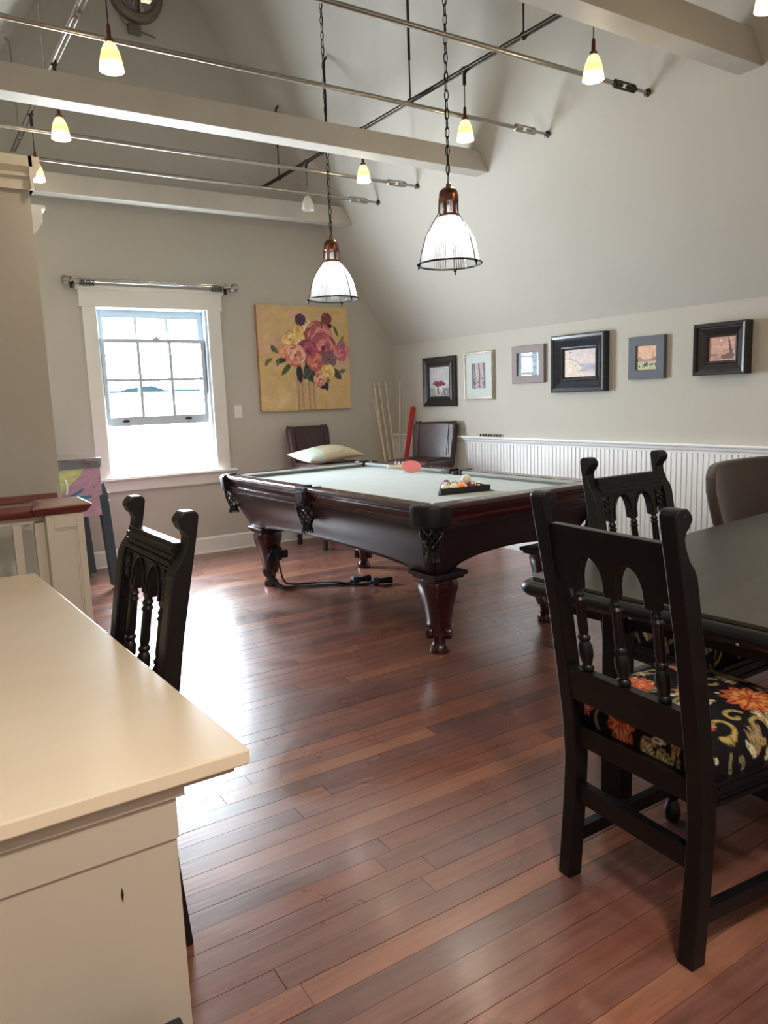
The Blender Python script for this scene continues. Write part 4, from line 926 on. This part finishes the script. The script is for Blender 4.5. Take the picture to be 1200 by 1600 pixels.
    for x in (-sp, 0, sp):
        bm = B(); lathe(bm, [(r, z*.98) for r, z in sprof], 14, c=(x, 0, .63), mx=shear); obj('spindle', bm, M_BLACKW, e, smooth=45)
    bm = B(); box(bm, -ip, ip, -.018, .014, .535, .632, shear); obj('lower_rail', bm, M_BLACKW, e, bevel=.003)
    # seat frame
    bm = B(); box(bm, -ip, ip, -.238, -.206, .395, .452); obj('rear_seat_rail', bm, M_BLACKW, e, bevel=.002)
    fy, fx = .215, .215
    bm = B(); box(bm, -fx+.0, fx, fy-.012, fy+.018, .385, .452); box(bm, -fx, fx, fy+.018, fy+.023, .40, .405); box(bm, -fx, fx, fy+.018, fy+.023, .43, .435); obj('front_seat_rail', bm, M_BLACKW, e)
    for s in (-1, 1):
        bm = B(); v = [(s*(HP-.016), -.20), (s*(HP+.016), -.20), (s*(fx+.014), fy), (s*(fx-.014), fy)]; prism(bm, v if s > 0 else v[::-1], .392, .452, 'z')
        for zz in (.402, .414, .436): 
            v = [(s*(HP+.016), -.19), (s*(HP+.021), -.19), (s*(fx+.019), fy), (s*(fx+.014), fy)]; prism(bm, v, zz, zz+.005, 'z')
        obj('side_seat_rail', bm, M_BLACKW, e)
    sm = seat_mesh(.395, .44, .43, .115, .447); link('seat_cushion', sm, M_FABRIC, e, loc=(0, .003, 0), smooth=True)
    # front legs turned
    lp = [(.014, 0), (.022, .006), (.026, .03), (.020, .055), (.014, .07), (.020, .082), (.022, .09), (.022, .15), (.016, .158), (.021, .168), (.015, .18), (.022, .21), (.026, .26), (.024, .31), (.016, .335), (.022, .345), (.016, .355), (.022, .366), (.023, .39)]
    for s in (-1, 1):
        bm = B(); lathe(bm, lp, 16, c=(s*fx, fy, 0)); box(bm, s*fx-.023, s*fx+.023, fy-.023, fy+.023, .095, .15); box(bm, s*fx-.023, s*fx+.023, fy-.023, fy+.023, .375, .448); obj('leg', bm, M_BLACKW, e, smooth=35)
    bm = B(); box(bm, -ip, ip, -.236, -.208, .225, .280); obj('stretcher', bm, M_BLACKW, e, bevel=.002)
    for s in (-1, 1):
        bm = B(); v = [(s*(HP-.012), -.21), (s*(HP+.012), -.21), (s*(fx+.012), fy), (s*(fx-.012), fy)]; prism(bm, v if s > 0 else v[::-1], .095, .135, 'z'); obj('stretcher', bm, M_BLACKW, e)
    bm = B(); box(bm, -fx, fx, fy-.012, fy+.012, .22, .265); obj('stretcher', bm, M_BLACKW, e, bevel=.002)
    return e
ch = build_chair()
ch['category'] = 'chair'; ch['group'] = 'black carved dining chairs with floral seats'
ch['label'] = 'black carved dining chair seen from behind, at the near left table side'
def place(o, cx, cy, rz): o.scale = (1.05, 1, 1.012); o.location = (cx, cy, 0); o.rotation_euler = (0, 0, rz)
def at_back(cx, cy, rz, k=.245): return cx+k*(-math.sin(rz)), cy+k*(math.cos(rz))
# posts of the near chair stand at (1.445,1.37) and (1.468,.979): facing +x
rz = -PI/2-.05
x_, y_ = at_back(1.45, 1.174, rz); place(ch, x_, y_, rz)
c2 = copy_tree(ch); c2['label'] = 'black carved dining chair pushed in at the far side of the dark table'
x_, y_ = at_back(2.355, 1.845, PI+.0); place(c2, x_, y_, PI+.0)
c3 = copy_tree(ch); c3['label'] = 'black carved dining chair behind the cream counter, lit by the window'
x_, y_ = at_back(.430, 1.955, PI/2+.05); place(c3, x_, y_, PI/2+.05)

# ================================================================== DINING TABLE
TX0, TX1, TY0, TY1 = 1.672, 4.05, .40, 1.92
DT = empty('dining_table', (2.928, 1.192, 0), .10, label='large black dining table with thick rounded edge at right', cat='table')
a, b = (TX1-TX0)/2, (TY1-TY0)/2
def rrect(a, b, r, n=5):
    out = []
    for cx, cy, s in ((a-r, b-r, 0), (-a+r, b-r, 1), (-a+r, -b+r, 2), (a-r, -b+r, 3)):
        for k in range(n+1): t = (s+k/n)*PI/2; out.append((cx+r*math.cos(t), cy+r*math.sin(t)))
    return out
bm = B(); loft(bm, [[(x, y, z) for x, y in rrect(a-.03, b-.03, .03)] for z in (.750, .762)]); obj('table_top', bm, M_BLACKT, DT, bevel=.002)
bm = B(); edge = [(.05, .690), (.03, .692), (.012, .700), (.002, .712), (0, .724), (.006, .738), (.018, .748), (.036, .752)]
loft(bm, [[(x, y, z) for x, y in rrect(a-i, b-i, .05)] for i, z in edge]); obj('table_edge', bm, M_BLACKW, DT, smooth=50)
bm = B(); box(bm, -a+.10, a-.10, -b+.10, b-.10, .64, .692); obj('apron', bm, M_BLACKW, DT)
for sx in (-1, 1):
    for sy in (-1, 1):
        bm = B(); cx, cy = sx*(a-.107), sy*(b-.335)
        box(bm, cx-.03, cx+.03, cy-.04, cy+.04, .05, .690); box(bm, cx-.04, cx+.04, cy-.05, cy+.05, 0, .05)
        for dd in (-1, 1): prism(bm, [(cy+dd*.04, .690), (cy+dd*.10, .690), (cy+dd*.09, .670), (cy+dd*.06, .655), (cy+dd*.04, .62)], cx-.02, cx+.02, 'x')
        obj('leg', bm, M_BLACKW, DT, bevel=.004)
bm = B(); 
for sgn in (-1,):
    for k in range(9): ball(bm, (-a+.008, -b+.12+k*(2*b-.24)/8, .706), .005, 8, 6)
obj('studs', bm, M_STEEL, DT, smooth=True)

# brown armchair at the far side
AC = empty('upholstered_armchair', (3.79, 1.97, 0), math.radians(180), label='brown upholstered armchair with rounded back beyond the dark table', cat='armchair')
def curved_back(bm, z0, z1, t, front):
    n = 20; m = 8; F = []; K_ = []
    for j in range(m+1):
        q = j/m; rowf, rowb = [], []
        for i in range(n+1):
            s = -1+2*i/n; hw = .33+.16*q**.8-(.0 if q < .8 else .03*((q-.8)/.2)**2)
            z = z0+(z1-z0)*q - (.055*abs(s)**6*(q) if q > .5 else 0)
            x = s*hw; y = -.27-.08*q+.16*abs(s)**2.4*(1-.2*q)
            rowf.append(bm.verts.new((x, y, z))); rowb.append(bm.verts.new((x*1.02, y-t*(1-.3*q), z)))
        F.append(rowf); K_.append(rowb)
    for j in range(m):
        for i in range(n):
            bm.faces.new((F[j][i], F[j][i+1], F[j+1][i+1], F[j+1][i])); bm.faces.new((K_[j][i+1], K_[j][i], K_[j+1][i], K_[j+1][i+1]))
        bm.faces.new((F[j][0], F[j+1][0], K_[j+1][0], K_[j][0])); bm.faces.new((F[j][n], K_[j][n], K_[j+1][n], F[j+1][n]))
    for i in range(n):
        bm.faces.new((F[m][i], F[m][i+1], K_[m][i+1], K_[m][i])); bm.faces.new((F[0][i+1], F[0][i], K_[0][i], K_[0][i+1]))
bm = B(); curved_back(bm, .30, .975, .07, 0); o = obj('backrest', bm, M_BROWNF, AC, smooth=60, bevel=.012)
bm = B(); box(bm, -.30, .30, -.27, .30, .30, .47); obj('seat', bm, M_BROWNF, AC, bevel=.04)
for sx in (-1, 1):
    bm = B(); box(bm, sx*.34-.045, sx*.34+.045, -.25, .25, .28, .62); obj('armrest', bm, M_BROWNF, AC, bevel=.03)
    for yy in (-.25, .25): bm = B(); lathe(bm, [(.016, 0), (.026, .30)], 10, c=(sx*.28, yy, 0)); obj('leg', bm, M_BLACKW, AC)

# ================================================================== LEATHER STOOLS IN THE CORNER
def stool():
    e = empty('leather_stool', (0, 0, 0))
    bm = B(); box(bm, -.235, .235, -.22, .25, .68, .80); obj('seat', bm, M_LEATHERB, e, bevel=.035)
    bm = B(); n = 14; R = []
    for j in range(9):
        q = j/8; z = .70+.425*q; hw = .215+.02*q; y0 = -.20-.07*q
        ring = []
        for i in range(n+1): s = -1+2*i/n; ring.append((s*hw, y0+.018*abs(s)**2, z-(.02*abs(s)**6*q)))
        for i in range(n, -1, -1): s = -1+2*i/n; ring.append((s*hw, y0-.065+.0*abs(s), z-(.02*abs(s)**6*q)))
        R.append(ring)
    loft(bm, R); obj('backrest', bm, M_LEATHERB, e, bevel=.018, smooth=40)
    bm = B()
    for s in (-1, 1): tube(bm, [(s*.165, -.20+.018*.6-.07*q+.003, .80+.3*q) for q in np.linspace(0.05, 1, 6)], .004, 5)
    obj('piping', bm, M_LEATHERB, e)
    for sx in (-1, 1):
        for sy in (-1, 1):
            bm = B(); x1, y1 = sx*.20, sy*.20; x0_, y0_ = x1, y1+(-.02 if sy < 0 else 0)
            loft(bm, [[(x0_-.017, y0_-.017, 0), (x0_+.017, y0_-.017, 0), (x0_+.017, y0_+.017, 0), (x0_-.017, y0_+.017, 0)], [(x1-.024, y1-.024, .69), (x1+.024, y1-.024, .69), (x1+.024, y1+.024, .69), (x1-.024, y1+.024, .69)]]); obj('leg', bm, M_MAHOGD, e)
    for (a, b, c, d) in ((-.2, .2, .19, .21), (-.2, .2, -.21, -.19)): bm = B(); box(bm, a, b, c, d, .25, .28); obj('stretcher', bm, M_MAHOGD, e)
    for s in (-1, 1): bm = B(); box(bm, s*.2-.01, s*.2+.01, -.2, .2, .32, .35); obj('stretcher', bm, M_MAHOGD, e)
    return e
s1 = stool(); s1['category'] = 'stool'; s1['group'] = 'oxblood leather stools in the far corner'; s1['label'] = 'oxblood leather stool carrying a pillow, below the flower painting'
s1.location = (3.27, 6.17, 0); s1.rotation_euler = (0, 0, math.radians(188))
s2 = copy_tree(s1); s2['label'] = 'oxblood leather stool turned sideways at the corner of the white wainscot'; s2.location = (3.95, 5.60, 0); s2.rotation_euler = (0, 0, math.radians(112))
# pillow
pp = Pic(70, 90, (206, 196, 168))
for i in range(60): g = random.Random(i+500); pp.leaf(g.random(), g.random(), .12, .03, g.uniform(0, 6), g.choice([(182, 168, 138), (196, 190, 160), (168, 158, 130)]))
pp.poly([(0, 0), (.3, 0), (.38, 1), (0, 1)], (204, 216, 204)); pp.ell(.18, .75, .12, .1, (170, 172, 130), al=.6)
def pf(sg):
    def fn(U, V):
        a, b = U*2-1, V*2-1; t = (1-np.abs(a)**2.6)*(1-np.abs(b)**2.6); t = np.clip(t, 0, 1)**.55
        pinch = 1-.10*(1-np.abs(a)**2)*np.abs(b)**4
        return a*.30*(1-.08*(1-b**2)*np.abs(a)**4), b*.20*pinch, sg*.062*t+.02*np.sin(a*2.2+.4)+.0*b
    return fn
PL = empty('pillow', (3.19, 6.02, .875), math.radians(4), label='cream patterned pillow lying on the leather stool seat', cat='pillow'); PL.rotation_euler = (math.radians(6), math.radians(2), math.radians(6))
m1 = grid_mesh('pillow_cover', pp, pf(1)); m2 = grid_mesh('pillow_cover', pp, pf(-1)); m2.flip_normals()
bm = B(); bm.from_mesh(m1); bm.from_mesh(m2); bmesh.ops.remove_doubles(bm, verts=bm.verts, dist=.0005); me = bpy.data.meshes.new('cover'); bm.to_mesh(me); bm.free(); link('cover', me, M_FABRIC, PL, smooth=True)

# cues and the red stick
def cue(b, t, lab, r=.0065):
    e = empty('cue_stick', b, label=lab, cat='cue stick', group='cue sticks leaning in the corner'); b = Vector(b); d = Vector(t)-b; n = d.length
    e.rotation_euler = d.to_track_quat('Z', 'Y').to_euler()
    bm = B(); lathe(bm, [(.0145, .0), (.0145, .02), (.0125, n*.3)], 10); obj('butt', bm, M_MAHOGD, e, smooth=40)
    bm = B(); lathe(bm, [(.0125, n*.3), (.009, n*.6), (r, n-.03)], 10); obj('shaft', bm, M_WOODL, e, smooth=40)
    bm = B(); lathe(bm, [(r+.0004, n-.03), (r+.0004, n-.008), (r-.001, n)], 10); obj('tip', bm, M_PLASTW, e, smooth=40)
cue((4.06, 6.22, 0), (4.075, YB-.012, 1.53), 'leftmost tall cue stick leaning on the grey wall')
cue((4.12, 6.26, 0), (4.07, YB-.012, 1.36), 'shorter cue stick crossing behind the leftmost one')
cue((4.17, 6.30, 0), (4.135, YB-.012, 1.525), 'middle cue stick leaning across its neighbour toward the left')
cue((4.185, 6.25, 0), (4.215, YB-.012, 1.53), 'cue stick just left of the corner, crossing the middle one')
cue((4.19, 6.36, 0), (XR-.0, 6.45, 1.52), 'lone cue stick right of the corner against the pale wall')
bm = B(); d = Vector(W(.36, 1.268, .02))-Vector((4.01, 6.13, .0)); e = empty('red_stick', (4.01, 6.13, 0), label='flat red wooden stick leaning beside the sideways stool', cat='stick'); e.rotation_euler = d.to_track_quat('Z', 'Y').to_euler()
box(bm, -.022, .022, -.012, .012, 0, d.length); obj('stick', bm, M_RED, e, bevel=.004)
# small metal bridge head on the chair rail
e = empty('bridge_head', (0, 0, 0), label='small pierced metal cue bridge head lying on the wainscot rail', cat='bridge head'); e.matrix_world = MW @ Matrix.Translation((1.50, .024, .99))
bm = B(); box(bm, -.13, .13, -.008, .008, .020, .025); box(bm, -.13, .13, -.008, .008, 0, .004)
for k in range(8): x = -.125+k*.0355; box(bm, x-.003, x+.003, -.008, .008, .004, .020)
obj('plate', bm, M_STEELD, e)

# ================================================================== BALUSTRADE AND STAIR NEWEL
NW = empty('newel_post', (.512, 3.46, 0), label='cream panelled newel post under the mahogany handrail', cat='newel post')
bm = B(); box(bm, -.075, .075, -.075, .075, 0, .93); obj('post', bm, M_TRIMW, NW, bevel=.003)
bm = B()
for (ya, sg) in ((-.075, -1),):
    for (x0, x1, z0, z1) in ((-.075, -.045, .1, .92), (.045, .075, .1, .92), (-.045, .045, .87, .92), (-.045, .045, .1, .16)): box(bm, x0, x1, ya-.012, ya, z0, z1)
obj('raised_frame', bm, M_TRIMW, NW, bevel=.003)
bm = B()
for (x0, x1, z0, z1) in ((-.045, -.037, .16, .87), (.037, .045, .16, .87), (-.037, .037, .862, .87), (-.037, .037, .16, .168)): box(bm, x0, x1, -.081, -.075, z0, z1)
obj('panel_bead', bm, M_TRIMW, NW)
HR = empty('handrail', (0, 3.46, 0), label='mahogany handrail running left from the newel post', cat='handrail')
hp = [(-.06, .925), (.06, .925), (.07, .94), (.07, .955), (.05, .975), (-.05, .975), (-.07, .955), (-.07, .94)]
bm = B(); prism(bm, hp, -.5, .42, 'x'); obj('rail', bm, M_RAILW, HR, smooth=40)
bm = B(); loft(bm, [[(x, y, z) for x, y in p_] for p_, z in (([(.40, -.085), (.60, -.085), (.60, .085), (.40, .085)], .93), ([(.385, -.098), (.625, -.098), (.625, .098), (.385, .098)], .958), ([(.385, -.098), (.625, -.098), (.625, .098), (.385, .098)], .965), ([(.42, -.06), (.59, -.06), (.59, .06), (.42, .06)], .985))]); obj('newel_cap', bm, M_RAILW, HR, bevel=.003)
bm = B(); box(bm, -.5, .435, -.02, .02, .895, .925); obj('under_rail', bm, M_TRIMW, HR)
for k, x in enumerate((.33, .215, .10, -.015, -.13, -.245)):
    bm = B(); box(bm, -.017, .017, -.017, .017, 0, .895)
    obj('baluster', bm, M_TRIMW, bevel=.002, loc=(x, 3.46, 0), label=['square cream baluster, first left of the newel post', 'square cream baluster, second left of the newel post', 'square cream baluster, third left of the newel post', 'square cream baluster, fourth left of the newel post', 'square cream baluster, fifth left of the newel post', 'square cream baluster, farthest left of the newel post'][k], cat='baluster', group='cream balusters under the handrail')
bm = B(); box(bm, -.02, .02, -.02, .02, 0, .9); obj('half_baluster', bm, M_TRIMW, loc=(.44, 3.46, 0) if False else (.418, 3.46, 0), label='cream half post set against the newel post', cat='baluster')
WR = empty('wall_handrail', (0, 3.80, 0), label='darker mahogany rail fixed to the partition behind the balustrade', cat='handrail')
bm = B(); prism(bm, [(-.03, .935), (.03, .935), (.036, .955), (.02, .98), (-.02, .98), (-.036, .955)], -.5, .55, 'x'); obj('rail', bm, M_RAILW, WR, smooth=40)
bm = B(); tube(bm, smooth_path([(.42, .09, .86), (.42, .02, .865), (.42, 0, .935)]), .008, 8); lathe(bm, [(.028, 0), (.024, .012), (.01, .018)], 12, mx=Matrix.Translation((.42, .10, .86)) @ Matrix.Rotation(PI/2, 4, 'X')); obj('bracket', bm, M_CHROME, WR, smooth=40)

# ================================================================== GAMES TABLE BY THE WINDOW
GT = empty('games_table', (1.14, 5.72, 0), math.radians(7), label='pastel sided games table on slate legs left of the window', cat='games table')
gp = Pic(120, 60, (186, 150, 168)); gp.poly([(0, 0), (.45, 0), (.55, .35), (.9, 1), (0, 1)], (196, 200, 140)); gp.poly([(.6, 0), (1, 0), (1, 1), (.86, 1), (.72, .6), (.6, .36)], (190, 150, 172))
gp.poly([(.62, 0.33), (.62, .38), (.84, .60), (.82, .52), (.74, .44), (.90, .44), (.9, .38)], (56, 128, 160)); gp.ell(.93, .6, .006, .012, (90, 70, 90)); gp.noise(.03, 20, 9)
me = grid_mesh('side_panel', gp, lambda U, V: (-.80+U*.80, np.full(U.shape, -.003), .585+V*.355)); link('side_panel', me, M_PRINT, GT)
bm = B(); box(bm, -.80, 0, -.002, .60, .585, .94); obj('body', bm, mat('pastel_body', L(190, 152, 170), .6), GT)
bm = B(); box(bm, -.81, .006, -.008, .608, .94, 1.0); obj('top_band', bm, mat('grey_band', L(118, 120, 124), .5), GT)
bm = B(); box(bm, -.815, .010, -.012, .612, 1.0, 1.012); box(bm, -.82, -.80, -.015, .0, .94, 1.0); obj('chrome_edge', bm, M_CHROME, GT, bevel=.003)
bm = B(); box(bm, -.10, .0, -.013, -.008, .985, 1.0); box(bm, -.012, .010, -.014, -.008, .955, 1.005); obj('corner_clip', bm, M_CHROME, GT)
bm = B()
for (p0, p1) in (((-.13, .965), (-.115, .985)), ((-.115, .985), (-.10, .962)), ((-.10, .962), (-.09, .985)), ((-.07, .985), (-.07, .958))): tube(bm, [(p0[0], -.009, p0[1]), (p1[0], -.009, p1[1])], .003, 4)
obj('red_mark', bm, M_RED, GT)
bm = B(); tube(bm, smooth_path([(-.255, -.004, .86), (-.255, -.03, .86), (-.25, -.034, .82), (-.255, -.03, .77), (-.255, -.004, .77)]), .008, 8); obj('pull_handle', bm, M_PLASTW, GT, smooth=True)
for (x, y, w1) in ((.012, .03, 0), (.012, .57, 0), (-.75, .03, 0), (-.75, .57, 0)):
    bm = B(); s = 1 if x > -.3 else -1
    loft(bm, [[(x+s*.035-.03, y-.03, .035), (x+s*.035+.03, y-.03, .035), (x+s*.035+.03, y+.03, .035), (x+s*.035-.03, y+.03, .035)], [(x-.035, y-.035, .72), (x+.03, y-.035, .72), (x+.03, y+.035, .72), (x-.035, y+.035, .72)], [(x-.02, y-.02, .80), (x+.012, y-.02, .83), (x+.012, y+.02, .83), (x-.02, y+.02, .80)]])
    lg = obj('leg', bm, M_SLATE, GT, bevel=.003)
    bm = B(); lathe(bm, [(.03, 0), (.03, .006), (.008, .012), (.008, .04)], 12, c=(x+s*.035, y, 0)); obj('leveller', bm, M_STEEL, lg)
    bm = B(); ball(bm, (x+s*.004+.03, y-.03, .74), .008, 8, 6); ball(bm, (x+.034, y-.03, .68), .008, 8, 6); obj('bolt', bm, M_STEEL, lg)

# ================================================================== CREAM COUNTER
ZC = .77; kx = (1.3758-ZC)/(1.3758-.92)
c0 = (.331*kx, .881*kx); c1 = (.249*kx, 2.254*kx); tpts = [(XL+.004, c0[1]-.005), c0, c1, (XL+.004, c1[1]+.02)]
CT = empty('counter', (0, 0, 0), label='cream counter with broad overhanging top in the left foreground', cat='counter')
bm = B(); prism(bm, tpts, ZC-.028, ZC, 'z'); obj('counter_top', bm, M_COUNTER, CT, bevel=.003)
bm = B(); prism(bm, [(XL+.01, c0[1]+.012), (c0[0]-.024, c0[1]+.018), (c1[0]-.024, c1[1]-.018), (XL+.01, c1[1]-.01)], ZC-.042, ZC-.028, 'z'); obj('under_moulding', bm, M_PANEL, CT)
px_, py_ = .233*kx, .905*kx
bm = B(); box(bm, XL+.01, px_, py_, py_+.035, 0, ZC-.042); obj('end_panel', bm, M_PANEL, CT, bevel=.002)
bm = B(); box(bm, XL+.01, px_+.016, py_-.012, py_+.05, ZC-.058, ZC-.042); box(bm, XL+.01, px_+.002, py_-.005, py_, ZC-.135, ZC-.058); obj('step_moulding', bm, M_PANEL, CT)
bm = B(); box(bm, XL+.01, XL+.40, py_+.035, c1[1]-.1, 0, ZC-.042); obj('cabinet_body', bm, M_PANEL, CT)
bm = B(); prism(bm, [(.2085, .565), (.211, .578), (.2135, .565), (.211, .550)], py_-.0012, py_+.001, 'y'); obj('chip', bm, M_SUB, CT)
# waste bin
WB = empty('waste_bin', (.14, 1.05, 0), label='black waste bin, only its corner showing before the counter panel', cat='bin')
bm = B(); loft(bm, [[(x*(hw), y*(hw)*.7, z) for x, y in ((-1, -1), (1, -1), (1, 1), (-1, 1))] for hw, z in ((.115, 0), (.128, .33))]); obj('body', bm, M_PLASTK, WB, bevel=.006)
bm = B(); loft(bm, [[(x*(hw), y*(hw)*.7, z) for x, y in ((-1, -1), (1, -1), (1, 1), (-1, 1))] for hw, z in ((.133, .33), (.134, .345), (.122, .352))]); obj('lid', bm, M_PLASTK, WB, bevel=.003)

# ================================================================== OUTSIDE THE WINDOW
bm = B(); box(bm, -20, 36, 29, 45, -4.1, -4.0); obj('ground', bm, M_GROUND, kind='structure')
FH = empty('far_house', (8.0, 31, -4), label='distant pale building with a low blue grey roof beyond the window', cat='building')
bm = B(); box(bm, -9, 9, 0, 8, 0, 5.70); obj('wall', bm, M_STUCCO, FH)
bm = B(); prism(bm, [(-.5, 5.68), (-.5, 5.88), (.2, 6.0), (8.5, 6.0), (8.5, 5.68)], -9.3, 9.3, 'x'); prism(bm, [(-.5, 5.9), (.3, 6.16), (1.1, 5.9)], -.7, 3, 'y'); obj('roof', bm, M_ROOF, FH)
